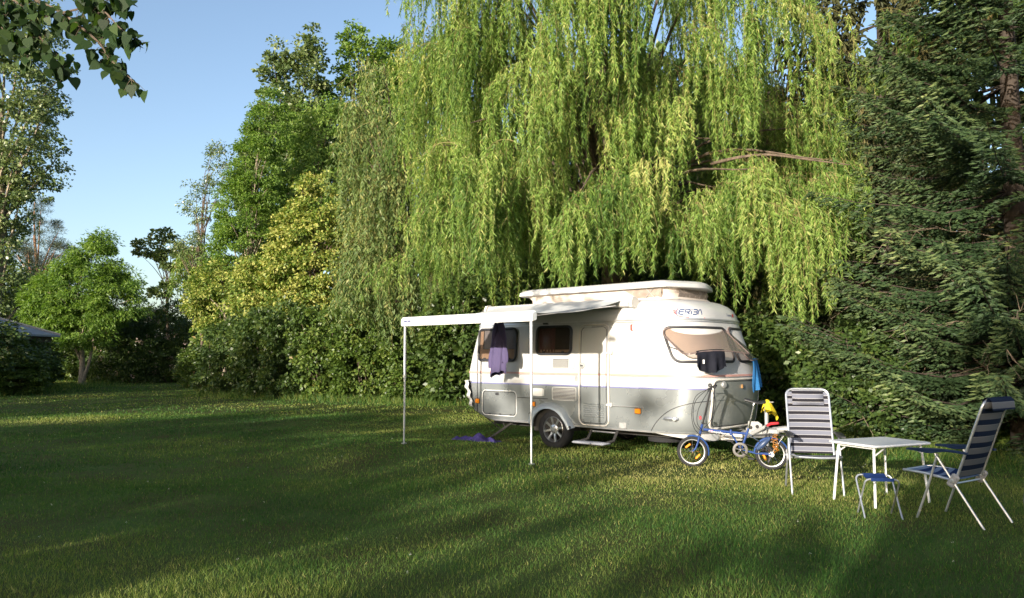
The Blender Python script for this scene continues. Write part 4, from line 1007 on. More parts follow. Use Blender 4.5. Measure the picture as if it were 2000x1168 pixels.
def limbs(b, base, top, tips, rng, r0, n=14, r_tip=.012):
    """trunk and limbs in one mesh builder"""
    base = np.array(base, float); top = np.array(top, float); H = np.linalg.norm(top - base)
    P = [base + (top-base)*t + np.array([math.sin(t*5+base[0])*.025*H*t, math.cos(t*4+base[1])*.02*H*t, 0]) for t in np.linspace(0, 1, 9)]
    b.tube(P, [r0*1.25] + list(r0*(1 - .9*np.linspace(.1, 1, 8))), 9)
    if len(tips) == 0: return
    for i in rng.choice(len(tips), min(n, len(tips)), replace=False):
        tip = tips[i]; t = np.clip((tip[2] - base[2])/max(.1, (top[2]-base[2]))*.75 - .08 + rng.uniform(-.08, .05), .12, .95)
        s = base + (top-base)*t; mid = (s + tip)/2 + np.array([0, 0, .12*np.linalg.norm(tip-s)]) + rng.normal(size=3)*.05*np.linalg.norm(tip-s)
        rr_ = r0*(1-.9*t)*.55 + r_tip
        b.tube(smooth_path([s, mid, tip], 4), list(np.linspace(rr_, r_tip*.5, 9)), 5)

def tree(name, loc, top, lobes, nclump, per, cr, L, Wd, m, label, seed, cat='tree', group=None, r0=.16, nl=16, bark=None, **kw):
    rng = np.random.default_rng(seed); o = empty(name, tuple(loc)); tag(o, label, cat, group)
    cw, c = crown('crown', loc, lobes, nclump, per, cr, L, Wd, m, o, rng, **kw)
    b = MB(); limbs(b, (0, 0, -.05), top, c, rng, r0, nl); b.build('trunk', bark or M['bark'], o, smooth=60)
    return o

LM = dict(
    willow=leaf_mat('willow_leaf', [(0, (.075, .145, .03)), (.45, (.175, .275, .055)), (.8, (.28, .37, .095)), (1, (.42, .42, .15))], .40),
    willow_shaded=leaf_mat('willow_leaf_shaded', [(0, (.08, .13, .04)), (.6, (.14, .20, .065)), (1, (.28, .28, .10))], .35),  # shade on the willow's left flank put into the leaf colour
    linden=leaf_mat('linden_leaf', [(0, (.07, .13, .02)), (.35, (.15, .22, .04)), (.58, (.32, .34, .085)), (1, (.52, .48, .16))], .3),
    fresh=leaf_mat('fresh_leaf', [(0, (.065, .13, .025)), (.5, (.13, .22, .04)), (1, (.25, .32, .07))], .38),
    ash=leaf_mat('ash_leaf', [(0, (.06, .125, .02)), (.5, (.115, .20, .034)), (1, (.21, .30, .055))], .42),
    poplar=leaf_mat('poplar_leaf', [(0, (.055, .095, .035)), (.5, (.115, .165, .06)), (1, (.24, .28, .12))], .28, rough=.35, spec=.5),
    dark=leaf_mat('dark_leaf', [(0, (.034, .062, .016)), (.6, (.065, .11, .026)), (1, (.15, .19, .045))], .28, rough=.4, spec=.4),
    hedge=leaf_mat('hedge_leaf', [(0, (.04, .075, .015)), (.55, (.085, .14, .025)), (.93, (.17, .215, .045)), (1, (.25, .15, .05))], .3, rough=.4, spec=.4),
    near=leaf_mat('near_leaf_shaded', [(0, (.016, .034, .011)), (.6, (.028, .058, .016)), (1, (.055, .09, .026))], .38, rough=.55, spec=.2),  # shade over the near branch is put into this dark leaf colour
    needle=leaf_mat('needle', [(0, (.020, .042, .018)), (.5, (.052, .092, .036)), (.8, (.115, .16, .062)), (1, (.20, .24, .09))], .15, rough=.55),
    needle_o=leaf_mat('needle_olive', [(0, (.030, .040, .016)), (.6, (.065, .070, .026)), (1, (.17, .135, .05))], .12, rough=.6),
    needle_b=leaf_mat('needle_pine', [(0, (.03, .05, .03)), (.7, (.06, .085, .05)), (1, (.16, .11, .07))], .12, rough=.6),
    rose=leaf_mat('rose_petal', [(0, (.45, .30, .28)), (1, (.65, .52, .46))], .3),
    straw=leaf_mat('dry_stem', [(0, (.16, .11, .05)), (1, (.30, .24, .11))], .2),
)
def gz(p): return (p[0], p[1], float(hgt(p[0], p[1])))

# ---------------------------------------------------------------- the weeping willow
def willow(loc, label, trunk_top, tress, m, seed, strands=7, dens=46, leafL=.105, leafW=.017, r0=.38, limb_pts=None, lshape='leaf'):
    """tress: list of (anchor xyz relative, bottom z, spread)"""
    rng = np.random.default_rng(seed); o = empty('weeping_willow', tuple(loc)); tag(o, label, 'tree')
    pos = []; axs = []; nrs = []; rn = []; tv = MB()
    for (a, zb, spread) in tress:
        a = np.array(a, float); tone = rng.normal()*.13; sway = rng.normal(size=2)*.13; rad = norm(np.array([a[0], a[1], 0.0]) + 1e-6)
        rad = norm(rad + np.r_[rng.normal(size=2)*.45, 0]); lb = rng.uniform(.5, 1.25)*spread/.35; lat = np.cross(rad, [0, 0, 1.]); full = a[2] - zb
        bq = np.array([a + rad*lb*(t-.35) + np.array([0, 0, .18*lb*math.sin(t*2.2) - .5*lb*t*t]) for t in np.linspace(0, 1, 6)]); tv.tube(bq.tolist(), list(np.linspace(.010, .004, 6)), 3)
        for k in range(strands):
            v = rng.random()**.8; s0 = a + rad*lb*(v-.35) + np.array([0, 0, .18*lb*math.sin(v*2.2) - .5*lb*v*v]) + lat*rng.normal()*spread*.42
            ln = max(.35, full*rng.uniform(.30, 1.0)*(1 - .25*v))
            n = 9; t = np.linspace(0, 1, n); arch = .05 + .22*rng.random()
            dv = norm(rad*.7 + lat*rng.normal()*.8)
            X = s0[None] + dv[None]*(arch*(1-np.exp(-4*t)))[:, None] + np.c_[sway[0]*t**1.5*ln*.35, sway[1]*t**1.5*ln*.35, -ln*t**1.1]
            X[:, 0] += .045*np.sin(t*6 + rng.random()*6); X[:, 1] += .045*np.sin(t*5 + rng.random()*6)
            if k % 2 == 0: tv.tube(X[::4].tolist(), list(np.linspace(.006, .0022, 3)), 3)
            q = int(ln*dens); u = np.sort(rng.random(q))**.85; idx = u*(n-1); i0 = np.minimum(idx.astype(int), n-2); f = (idx - i0)[:, None]
            P = X[i0]*(1-f) + X[i0+1]*f; T = norm(X[i0+1] - X[i0])
            sd = norm(np.cross(T, rvec(q, rng)))
            pos.append(P); axs.append(norm(T*.8 + sd*rng.uniform(.3, 1.25, (q, 1)) + np.array([0, 0, -.25]))); nrs.append(norm(sd*.4 + rad*.5 + rvec(q, rng)*.7))
            rn.append(np.clip(.44 + tone*1.3 + rng.normal(size=q)*.22 + (rng.random(q) < .05)*.45, 0, 1))
    pos = np.concatenate(pos); N = len(pos); sz = rng.uniform(.65, 1.25, N)
    leaf_obj('crown', pos, np.concatenate(axs), np.concatenate(nrs), leafL*sz, leafW*sz, m, o, np.concatenate(rn), shape=lshape, fold=.2)
    tv.build('hanging_twigs', M['twig'], o, smooth=0)
    b = MB(); top = np.array(trunk_top); b.tube([(0, 0, -.1), (.05, -.02, .5), top*.5, top], [r0*1.4, r0*1.05, r0*.9, r0*.7], 10)
    anchors = np.array([t_[0] for t_ in tress]); ids = rng.choice(len(anchors), min(60, len(anchors)), replace=False)
    for i in ids:
        a = anchors[i]; s = top*rng.uniform(.75, 1.0); mid = (s + a)/2 + np.array([0, 0, .16*np.linalg.norm(a-s)]); 
        b.tube(smooth_path([s, mid, a], 5), list(np.linspace(.06, .012, 11)), 6)
    for P in (limb_pts or []): b.tube(smooth_path(P, 5), list(np.linspace(.036, .010, len(smooth_path(P, 5)))), 6)
    b.build('trunk', M['bark'], o, smooth=60)
    return o

WL = np.array([2.6, 18.6, 0.0]); rng = np.random.default_rng(77); tr = []
def from_px(px, py, Y): return D(px, py, Y) - WL
# front curtain: tresses laid out over the camera side of the dome, lengths by where they end
for i in range(112):                                    # boughs; each carries a handful of tresses
  az_ = rng.uniform(math.radians(155), math.radians(385)); rho_ = math.sqrt(rng.uniform(.12, 1.0)); hb = rng.random()**.8 if rng.random() < .72 else rng.uniform(0, .12)
  for k in range(rng.integers(3, 6)):
    az = az_; R_x, R_y = (4.8 if math.cos(az) < 0 else 4.9), 4.5; rho = rho_
    x, y = rho*R_x*math.cos(az) + rng.normal()*.42, rho*R_y*math.sin(az) + rng.normal()*.30
    zmax = 4.2 + 9.0*math.sqrt(max(0, 1 - (min(1, rho)*.84)**2)) + 2.6*max(0, -math.cos(az)); wx = WL[0] + x; ys = WL[1] + y; px = 1000 + 1500*wx/ys
    # lower edge of the curtain seen in the picture, as a row at each column
    row = np.interp(px, [660, 740, 860, 930, 1000, 1110, 1200, 1300, 1400, 1540, 1620, 1700], [600, 640, 560, 545, 560, 550, 545, 545, 565, 635, 600, 520])
    zlow = HC + (HORIZON - row)*ys/FPX + rng.normal()*.25
    zt = zlow + 1.3 + hb*max(1.0, zmax - zlow - 1.3) + rng.normal()*.30
    ln = rng.uniform(1.5, 3.3); zb = max(zlow + rng.exponential(.2), zt - ln)
    if zt - zb < .7: continue
    tr.append(((x, y, zt), zb, rng.uniform(.26, .44)))
for px, py, Y, bot in ((1105, 430, 13.6, 582), (1085, 450, 13.9, 560), (1120, 400, 13.7, 565), (1540, 420, 13.4, 660), (1500, 400, 13.6, 640), (1580, 380, 13.5, 620), (1620, 340, 13.7, 560), (950, 400, 14.3, 548), (905, 330, 14.4, 520), (970, 300, 14.2, 530), (1470, 330, 13.8, 560), (1430, 360, 14.0, 570), (1640, 345, 13.9, 480), (1360, 400, 14.0, 545), (1240, 380, 13.9, 545), (1180, 360, 13.8, 545)):
    p = from_px(px, py, Y); tr.append((tuple(p), HC + (HORIZON-bot)*Y/FPX - .25, .20)); tr.append((tuple(p + np.array([.15, .2, .3])), HC + (HORIZON-bot+25)*Y/FPX - .25, .22))
for i in range(80):                                   # thinner far side
    az = rng.uniform(math.radians(20), math.radians(160)); rho = math.sqrt(rng.uniform(.3, 1)); x, y = rho*5.5*math.cos(az), rho*4.5*math.sin(az); zt = rng.uniform(4.5, 5 + 8*math.sqrt(1-rho*rho*.8)); tr.append(((x, y, zt), max(1.5, zt - rng.uniform(2.0, 3.5)), .5))
limb = [[from_px(1180, 330, 17.2), from_px(1310, 275, 16.5), from_px(1390, 270, 15.8)], [from_px(1390, 320, 15.2), from_px(1440, 308, 14.6), from_px(1500, 302, 14.2), from_px(1580, 312, 13.9), from_px(1660, 322, 13.7)],
        [from_px(1150, 120, 17.5), from_px(1110, 30, 16.0), from_px(1050, 25, 15.2)], [from_px(1040, 215, 16.0), from_px(980, 225, 15.0), from_px(920, 240, 14.5)]]
willow(WL, 'huge weeping willow with yellow-green curtains hanging behind the caravan', (-.2, -.3, 5.2), tr, LM['willow'], 5, strands=17, dens=58, leafL=.115, leafW=.024, limb_pts=limb, lshape='tri')
# the willow's shaded left flank: built as a second tree, shade in its leaf colour
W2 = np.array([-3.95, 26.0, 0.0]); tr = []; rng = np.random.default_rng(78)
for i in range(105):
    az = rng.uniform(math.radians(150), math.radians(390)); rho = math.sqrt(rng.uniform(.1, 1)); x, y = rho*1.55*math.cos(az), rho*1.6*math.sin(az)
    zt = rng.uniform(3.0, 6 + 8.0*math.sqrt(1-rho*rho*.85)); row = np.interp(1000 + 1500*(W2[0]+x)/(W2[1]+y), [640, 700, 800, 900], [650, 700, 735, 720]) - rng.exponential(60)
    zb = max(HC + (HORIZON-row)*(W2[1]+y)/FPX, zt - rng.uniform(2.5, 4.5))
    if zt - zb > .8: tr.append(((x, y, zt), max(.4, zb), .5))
willow(W2, 'shaded left flank of the willow, built as its own tree, hanging to the hedge left of the awning', (.1, 0, 5.5), tr, LM['willow_shaded'], 6, strands=11, dens=16, leafL=.19, leafW=.05, r0=.10)

# ---------------------------------------------------------------- spruces on the right
def spruce(name, loc, H, reach, label, m, seed, zmin=.35, az0=0, az1=360, dz=.36, per=6, droopy=0.0, fL=.12, fW=.036, sp=.10, tp=.075, r0=.22, bark=None, dead=0, low=0):
    """boughs > branchlets > finger-like shoots, each shoot two crossed blades"""
    rng = np.random.default_rng(seed); o = empty(name, tuple(loc)); tag(o, label, 'tree'); b = MB(); tw = MB()
    b.tube([(0, 0, H*t - .1) for t in np.linspace(0, 1, 8)], list(r0*(1.05 - np.linspace(0, 1, 8))), 9)
    P0 = []; AX = []; TN = []; z = zmin; LL = []
    while z < H - .4:
        for k in range(per + (low if z < 3.2 else 0)):
            a = math.radians(rng.uniform(az0, az1)); d = np.array([math.cos(a), math.sin(a), 0]); Lb = reach(z)*rng.uniform(.60, 1.1)
            if Lb < .25: continue
            t = np.linspace(0, 1, 9); sag = .08 + .14*rng.random(); tone = rng.normal()*.10; side = np.cross(d, [0, 0, 1]); roll = rng.normal()*.3
            P = np.array([0, 0, z]) + d*(Lb*t)[:, None] + np.c_[0*t, 0*t, -Lb*(sag*np.sin(t*2.7) - .09*t**2)] + side*(rng.normal()*.08*Lb*t**2)[:, None]
            b.tube(P[::2].tolist(), list(np.linspace(.006 + .006*Lb, .003, 5)), 5)
            for sg in (-1, 1):
                n2 = max(3, int(Lb*.85/sp))
                for q in range(n2):
                    u = .16 + .84*(q + rng.random())/n2; i0 = min(7, int(u*8)); f = u*8 - i0; p = P[i0]*(1-f) + P[i0+1]*f
                    l2 = (.10 + .62*(1-u)**.75*min(1, Lb/2.6))*rng.uniform(.7, 1.15)*(1 + 1.1*droopy)
                    d2 = norm(d*.85 + side*sg*(.95*(1-droopy) + .12) + np.array([0, 0, -.22 - 2.6*droopy + roll*sg*.5 + rng.normal()*.12])); down = np.array([0, 0, -.35*l2])
                    n3 = max(2, int(l2/tp)); v = (np.arange(n3) + rng.random(n3)*.6)/n3; pp = p + d2*(l2*v)[:, None] + down*(v**2)[:, None]
                    s3 = norm(np.cross(d2, np.array([0, 0, 1.]) + .001))
                    for w in (-1, 1):
                        P0.append(pp); AX.append(norm(d2*.9 + s3*w*.75 + np.array([0, 0, -.18]) + rng.normal(size=(n3, 3))*.22)); TN.append(.20 + .34*u**2 + .20*v + tone + rng.normal(size=n3)*.10); LL.append(fL*(1.1 - .35*v)*rng.uniform(.75, 1.2, n3))  # tone rises towards the tips: light on the outer shoots put into colour
                    P0.append((p + d2*l2*.93 + down*.86)[None]); AX.append(d2[None]); TN.append(np.array([.45 + .35*u + tone])); LL.append(np.array([fL]))
        z += dz*rng.uniform(.7, 1.3)
    P0 = np.concatenate(P0); AX = np.concatenate(AX); TN = np.concatenate(TN); LL = np.concatenate(LL); N = len(P0)
    n1 = norm(np.cross(AX, rvec(N, rng))); n2_ = np.cross(AX, n1)
    leaf_obj('crown', np.r_[P0, P0], np.r_[AX, AX], np.r_[n1, n2_], np.r_[LL, LL], fW, m, o, np.r_[TN, TN], fold=.15)
    for q in range(dead):                                            # bare dead twigs low in the crown
        a = math.radians(rng.uniform(az0, az1)); z0 = rng.uniform(.5, 3.4); d = np.array([math.cos(a), math.sin(a), rng.uniform(-.35, .25)]); Lb = rng.uniform(1.2, 2.9); s = np.array([0, 0, z0]) + d*.2
        P = [s + d*Lb*t + rng.normal(size=3)*.05*t + np.array([0, 0, -.25*t*t]) for t in np.linspace(0, 1, 7)]; tw.tube(P, list(np.linspace(.010, .003, 7)), 4)
        for j in range(11):
            p = P[2 + j % 5]; e = p + norm(d + rng.normal(size=3)*.8)*rng.uniform(.2, .6); tw.tube([p, (p+e)/2 + rng.normal(size=3)*.03, e], [.0045, .0035, .002], 3)
    b.build('trunk', bark or M['bark_d'], o, smooth=60)
    if dead: tw.build('dead_twigs', M['dry'], o, smooth=0)
    return o
spruce('spruce_tree', (8.15, 12.3, 0), 13.5, lambda z: 3.55*min(1, .80 + .1*z)*max(0, 1 - (z/14.0)**1.6), 'tall dark green spruce filling the right side behind the chairs', LM['needle'], 31, zmin=.55, az0=120, az1=300, dz=.36, per=6, dead=18, low=3, sp=.11, tp=.08, fL=.13, fW=.033)
spruce('spruce_tree', (10.6, 14.6, 0), 13.0, lambda z: 3.6*max(0, 1 - (z/13.5)**1.5), 'second spruce crowding behind the tall one at the right edge', LM['needle_o'], 32, zmin=.4, az0=130, az1=290, dz=.60, per=4, sp=.17, tp=.12, fL=.18, fW=.06, dead=8)
spruce('weeping_spruce', (9.2, 18.6, 0), 17.0, lambda z: 4.6*max(0, 1 - (z/17.5)**2.2), 'dark weeping spruce with hanging brownish branchlets between willow and spruce', LM['needle_o'], 33, zmin=1.5, az0=150, az1=280, dz=.70, per=5, droopy=1.0, sp=.16, tp=.15, fL=.22, fW=.065)

# ---------------------------------------------------------------- trees behind the hedge, left of the willow
def L_at(px, Y): return gz(((px-1000)*Y/FPX, Y))
def zrow(row, Y): return HC + (HORIZON-row)*Y/FPX
G1 = 'trees behind the hedge'
Y = 41; p = L_at(565, Y); tree('poplar_tree', p, (0, 0, 15.5), [(-.3, 0, 10.0, 2.5, 2.0, 5.6), (-.9, 0, 14.8, .95, .9, 4.3), (.75, 0, 15.2, .95, .9, 4.4), (-1.6, 0, 11.0, 1.2, 1.2, 3.0), (1.6, 0, 11, 1.2, 1.2, 3.5)], 560, 68, .46, .20, .155, LM['poplar'], 'twin-topped grey-green poplar tallest on the left of the willow', 41, group=G1, r0=.3, nl=30)
Y = 43; p = L_at(700, Y); tree('poplar_tree', p, (0, 0, 17.5), [(0, 0, 10.5, 2.5, 2, 6.8), (-.4, 0, 16.4, 1.2, .9, 4.3), (1.2, 0, 15.6, 1.2, .9, 4.6), (-1.9, 0, 12.8, 1.2, 1, 4.2), (2.3, 0, 15, 1.1, .9, 4.6)], 620, 66, .50, .19, .135, LM['fresh'], 'slender olive poplar rising just left of the willow', 42, group=G1, r0=.3, nl=30)
Y = 45; p = L_at(752, Y); tree('poplar_tree', p, (0, 0, 18.5), [(0, 0, 10, 1.6, 1.6, 6.5), (-.3, 0, 16.5, .8, .8, 4.0), (.7, 0, 15.5, .8, .8, 4.2)], 380, 60, .42, .18, .13, LM['fresh'], 'narrow poplar tips showing just beside the willow crown', 48, group=G1, r0=.25, nl=20)
Y = 35; p = L_at(480, Y); tree('locust_tree', p, (.1, 0, 10.5), [(0, 0, 6.6, 1.3, 1.3, 4.0), (.3, 0, 10.0, 1.1, 1.0, 2.8), (-.7, 0, 5.2, 1.3, 1.1, 3.2), (.9, 0, 12.0, .9, .8, 2.2), (-.6, 0, 8.2, 1.0, 1.0, 2.2)], 620, 78, .32, .125, .06, LM['ash'], 'feathery bright green locust tree with slender pale trunk', 43, group=G1, r0=.11, nl=24, bark=M['bark_l'], droop=.4)
Y = 36; p = L_at(395, Y); tree('locust_tree', p, (-.2, 0, 9.0), [(-.2, 0, 8.8, .8, .7, 1.1), (-.55, 0, 6.6, 1.0, .8, .8), (.2, 0, 5.0, .8, .8, 1.2), (.5, 0, 10.5, .6, .6, 1.5)], 85, 70, .36, .12, .05, LM['poplar'], 'sparse airy locust with open branches against the sky', 44, group=G1, r0=.08, nl=40, droop=.4)
Y = 38; p = L_at(620, Y); tree('cherry_tree', p, (0, 0, 11.5), [(0, 0, 10.2, 2.4, 1.8, 2.6), (-1.2, -.3, 8.6, 1.6, 1.5, 2.2), (1.4, -.3, 8.8, 1.5, 1.5, 2.4), (.3, 0, 12.8, 2.0, 1.3, 1.9), (2.3, 0, 11.0, 1.3, 1.2, 2.4)], 460, 80, .40, .17, .065, LM['fresh'], 'broad leafy tree with drooping leaves above the flowering linden', 45, group=G1, r0=.2, nl=24, droop=.7)
Y = 32; p = L_at(612, Y); tree('linden_tree', p, (.1, 0, 7.6), [(0, 0, 5.6, 2.0, 1.7, 2.6), (-.9, -.2, 4.6, 1.4, 1.3, 1.9), (1.1, -.2, 4.8, 1.4, 1.2, 2.0), (.2, -.2, 7.4, 1.2, 1.1, 1.8), (-2.6, .2, 4.2, 1.0, 1.0, 1.6)], 600, 80, .34, .125, .09, LM['linden'], 'flowering linden tree covered in pale yellow blossom', 46, group=G1, r0=.15, nl=24, droop=.35, tone=-.05)
Y = 34; p = L_at(440, Y); tree('linden_tree', p, (0, 0, 5.2), [(0, 0, 3.8, 1.7, 1.4, 1.9), (.8, -.2, 2.8, 1.5, 1.2, 1.6), (-.6, 0, 4.6, 1.0, 1.0, 1.2)], 330, 85, .34, .115, .07, LM['linden'], 'low yellow-green tree with twin pale stems left of the linden', 47, group=G1, r0=.10, nl=20, bark=M['bark_l'], droop=.4, tone=-.12)
# small far willow
W3 = np.array(L_at(385, 46)); tr = []; rng = np.random.default_rng(79)
for i in range(34):
    az = rng.uniform(0, 2*math.pi); rho = math.sqrt(rng.random()); tr.append(((rho*1.4*math.cos(az), rho*1.4*math.sin(az), 5.5 + 2.6*math.sqrt(1-rho*rho*.9)), rng.uniform(2.6, 5.0), .35))
willow(W3, 'small far weeping willow in a gap of sky', (0, 0, 5.0), tr, LM['willow'], 9, strands=7, dens=14, leafL=.2, leafW=.05, r0=.15)

# ---------------------------------------------------------------- clipped hedge: a row of shrubs
def shrub(name, loc, lobes, n, per, cr, L, Wd, m, label, seed, group=None, cat='shrub', **kw):
    rng = np.random.default_rng(seed); o = empty(name, tuple(loc)); tag(o, label, cat, group)
    cw, c = crown('foliage', loc, lobes, n, per, cr, L, Wd, m, o, rng, **kw)
    b = MB()
    for i in rng.choice(len(c), min(14, len(c)), replace=False):
        s = np.array([c[i][0]*.3, c[i][1]*.3, -.05]); b.tube(smooth_path([s, (s+c[i])/2 + rng.normal(size=3)*.08, c[i]], 3), list(np.linspace(.022, .006, 7)), 5)
    b.build('stem', M['bark'], o, smooth=60)
    return o
# a few full shrubs, each one's meshes shared by its repeats (unit size: 1 m half-width, 1 m tall)
def make_proto(seed, m, n=230, per=58, cr=.24):
    rng = np.random.default_rng(seed)
    lob = [(0, 0, .45, .95, .9, .50), (.35, -.1, .68, .62, .65, .34), (-.38, .1, .60, .62, .65, .36), (.45, .1, .28, .60, .65, .30), (-.45, -.1, .28, .60, .65, .30)]
    c, out = lobes_sample(lob, n, rng, .62); k = len(c); S3 = np.array([1.4, 1.4, 3.0])
    c = c*S3; rad = cr*(.6 + .9*rng.random(k)); off = rvec(k*per, rng).reshape(k, per, 3)*(rng.random((k, per, 1))**.45); off[:, :, 2] *= .6
    pos = c[:, None] + off*rad[:, None, None]; pos[:, :, 2] = np.maximum(.03, pos[:, :, 2] - .3*rad[:, None]*(off[:, :, 0]**2 + off[:, :, 1]**2))
    ax = norm(off + out[:, None]*.5 + np.array([0, 0, -.45]) + rng.normal(size=(k, per, 3))*.45); nr = norm(np.array([0, 0, .25]) + out[:, None]*.60 + rng.normal(size=(k, per, 3))*.60)
    rn = np.clip(.62*rng.random((k, per)) + .38*rng.random(k)[:, None], 0, 1); N = k*per; sz = rng.uniform(.7, 1.3, N)
    f = leaf_obj('foliage', pos.reshape(-1, 3), ax.reshape(-1, 3), nr.reshape(-1, 3), .115*sz, .078*sz, m, None, rn.ravel())
    b = MB()
    for i in rng.choice(k, 16, replace=False):
        s_ = np.array([c[i][0]*.3, c[i][1]*.3, -.05]); b.tube(smooth_path([s_, (s_+c[i])/2 + rng.normal(size=3)*.08, c[i]], 3), list(np.linspace(.026, .006, 7)), 5)
    st = b.build('stem', M['bark'], None, smooth=60); return [f, st], [False]
PROTO = {}
def bush(name, loc, w, h, mm, label, group, seed, cat='shrub'):
    """repeat of a shared shrub: w half-width, h height"""
    key = (mm, seed % 2)
    if key not in PROTO: PROTO[key] = make_proto(900 + len(PROTO), LM[mm])
    parts, used = PROTO[key]; o = empty(name, tuple(loc), (seed*2.399) % 6.283); tag(o, label, cat, group)
    for p in parts:
        q = p if not used[0] else p.copy()
        if used[0]: COL.objects.link(q)
        q.parent = o; q.name = p.name.split('.')[0]
    used[0] = True
    o.scale = (w/1.4, w/1.4, h/3.0); return o
GH = 'hedge shrubs along the far lawn'
hl = ['leftmost hedge shrub jutting dark into the lawn', 'hedge shrub second from the left end of the hedge', 'dark glossy hedge shrub in the middle of the hedge', 'hedge shrub straight below the yellow linden crown', 'hedge shrub just left of the left awning leg', 'hedge shrub seen below the awning bar between its legs', 'hedge shrub seen close to the caravan rear']
for i, (px, Y, h, w) in enumerate(((452, 29.5, 3.0, 1.35), (520, 28.6, 3.4, 1.4), (585, 27.8, 3.4, 1.4), (650, 27.2, 3.5, 1.4), (718, 26.4, 3.3, 1.4), (795, 26.2, 3.0, 1.5), (880, 26.4, 2.9, 1.5))):
    bush('hedge_shrub', L_at(px, Y), w, h, 'hedge' if i not in (0, 1, 2) else 'dark', hl[i], GH, 60+i)
GT = 'dark shrubs closing the view under the trees'
tl = ['dark shrub under the willow behind the caravan roof', 'dark shrub behind the caravan front flap', 'deep green shrub behind the grey striped chair', 'glossy broad-leaved shrub between chair and spruce', 'shrub in the dark gap left of the spruce trunk', 'shade-loving shrub beneath the spruce at the right edge', 'dark shrub behind the awning fabric', 'dark shrub far behind the caravan rear', 'dark shrub under the shaded willow', 'dark shrub in the shade below the weeping spruce', 'tall dark shrub rising behind the willow trunk', 'tall dark shrub filling the gap right of the willow trunk', 'tall dark shrub filling the gap above the raised roof', 'tall dark shrub behind the shirt and awning', 'tall dark shrub behind the weeping spruce', 'tall dark shrub behind both spruces', 'dark shrub right of the tall spruce', 'tall dark shrub behind the shaded willow']
for i, (px, Y, h, w, mm) in enumerate(((1180, 23, 4.6, 2.4, 'dark'), (1420, 20.5, 4.6, 2.2, 'dark'), (1570, 16.0, 3.0, 1.6, 'dark'), (1680, 13.2, 2.0, 1.1, 'dark'), (1800, 15.5, 2.8, 1.7, 'dark'), (1960, 13.8, 1.6, 1.3, 'hedge'), (1030, 24, 4.6, 2.4, 'dark'), (930, 25, 4.2, 2.2, 'dark'), (830, 29, 4.4, 2.4, 'dark'), (1640, 22, 6.0, 2.6, 'dark'), (1130, 29, 12.5, 3.8, 'dark'), (1330, 28, 12.0, 3.6, 'dark'), (1230, 31, 14.0, 4.0, 'dark'), (960, 31, 8.5, 3.4, 'dark'), (1500, 27, 10.5, 3.4, 'dark'), (1750, 26, 12.5, 3.6, 'dark'), (1930, 19, 11.0, 2.8, 'dark'), (860, 33, 8.5, 3.2, 'dark'))):
    bush('thicket_shrub', L_at(px, Y), w, h, mm, tl[i], GT, 80+i)

# ---------------------------------------------------------------- left side of the lawn
GL = 'trees at the far left of the lawn'
Y = 40; p = L_at(165, Y); tree('ash_tree', p, (-.3, 0, 4.6), [(0, 0, 5.0, 2.3, 1.8, 1.9), (-1.5, -.3, 4.3, 1.5, 1.3, 1.5), (1.7, -.2, 4.6, 1.5, 1.3, 1.6), (.4, -.2, 6.4, 1.1, 1.0, 1.3), (.2, -.6, 2.9, 1.7, 1.1, .9), (.7, 0, 7.4, .6, .6, .7)], 520, 80, .42, .19, .06, LM['ash'], 'bright green young ash tree with bare forked trunk by the far lawn', 101, group=GL, r0=.17, nl=20, bark=M['bark_l'], droop=.4)
b = MB(); b.tube(smooth_path([(0.10, -.1, .2), (.45, -.2, 1.3), (.62, -.2, 2.4), (.7, -.1, 3.6)], 4), list(np.linspace(.09, .05, 13)), 8); o = b.build('trunk_fork', M['bark_l'], None); o.parent = [x for x in bpy.data.objects if x.name.startswith('ash_tree')][0]
Y = 40; p = L_at(-15, Y)
tree('poplar_tree', p, (0, 0, 21), [(0, 0, 13.5, 3.3, 2.6, 4.2), (1.5, 0, 16.5, 2.0, 1.8, 3.0), (-.8, 0, 19.5, 3.3, 2.4, 3.2), (1.5, 0, 11.6, 1.9, 1.6, 2.3), (-.3, 0, 9.0, 1.9, 1.8, 3.0), (-.6, 0, 5.8, 2.2, 1.8, 3.0)], 620, 70, .52, .15, .125, LM['poplar'], 'tall poplar with flickering leaves along the left picture edge', 102, group=GL, r0=.3, nl=36, bark=M['bark_l'], inner=.4)
Y = 48; p = L_at(68, Y); tree('pine_tree', p, (0, 0, 11.5), [(0, 0, 9.0, 1.2, 1.1, 2.4), (-1.1, 0, 7.2, 1.0, 1, 1.6), (1.3, 0, 7.6, 1.1, 1, 1.3), (1.9, 0, 6.6, .8, .8, .8), (0, 0, 5.4, 1.6, 1.2, 1.6)], 210, 90, .34, .26, .022, LM['needle_b'], 'reddish pine with open tufted branches beside the poplar', 103, group=GL, r0=.2, nl=50, bark=mat('pine_bark', (.24, .13, .08), .9, noise=.3), droop=-.1, up=.2)
Y = 47; p = L_at(325, Y); tree('catalpa_tree', p, (.1, 0, 7.0), [(-1.2, 0, 8.2, .9, .7, .6), (.1, 0, 7.4, .9, .7, .6), (-.4, 0, 8.8, .5, .5, .5), (.9, 0, 7.9, .7, .6, .5), (-.3, 0, 5.6, .7, .6, .5)], 60, 60, .36, .20, .15, LM['poplar'], 'small dark tree with flat crowns outlined against the sky', 104, group=GL, r0=.12, nl=20, droop=.1)
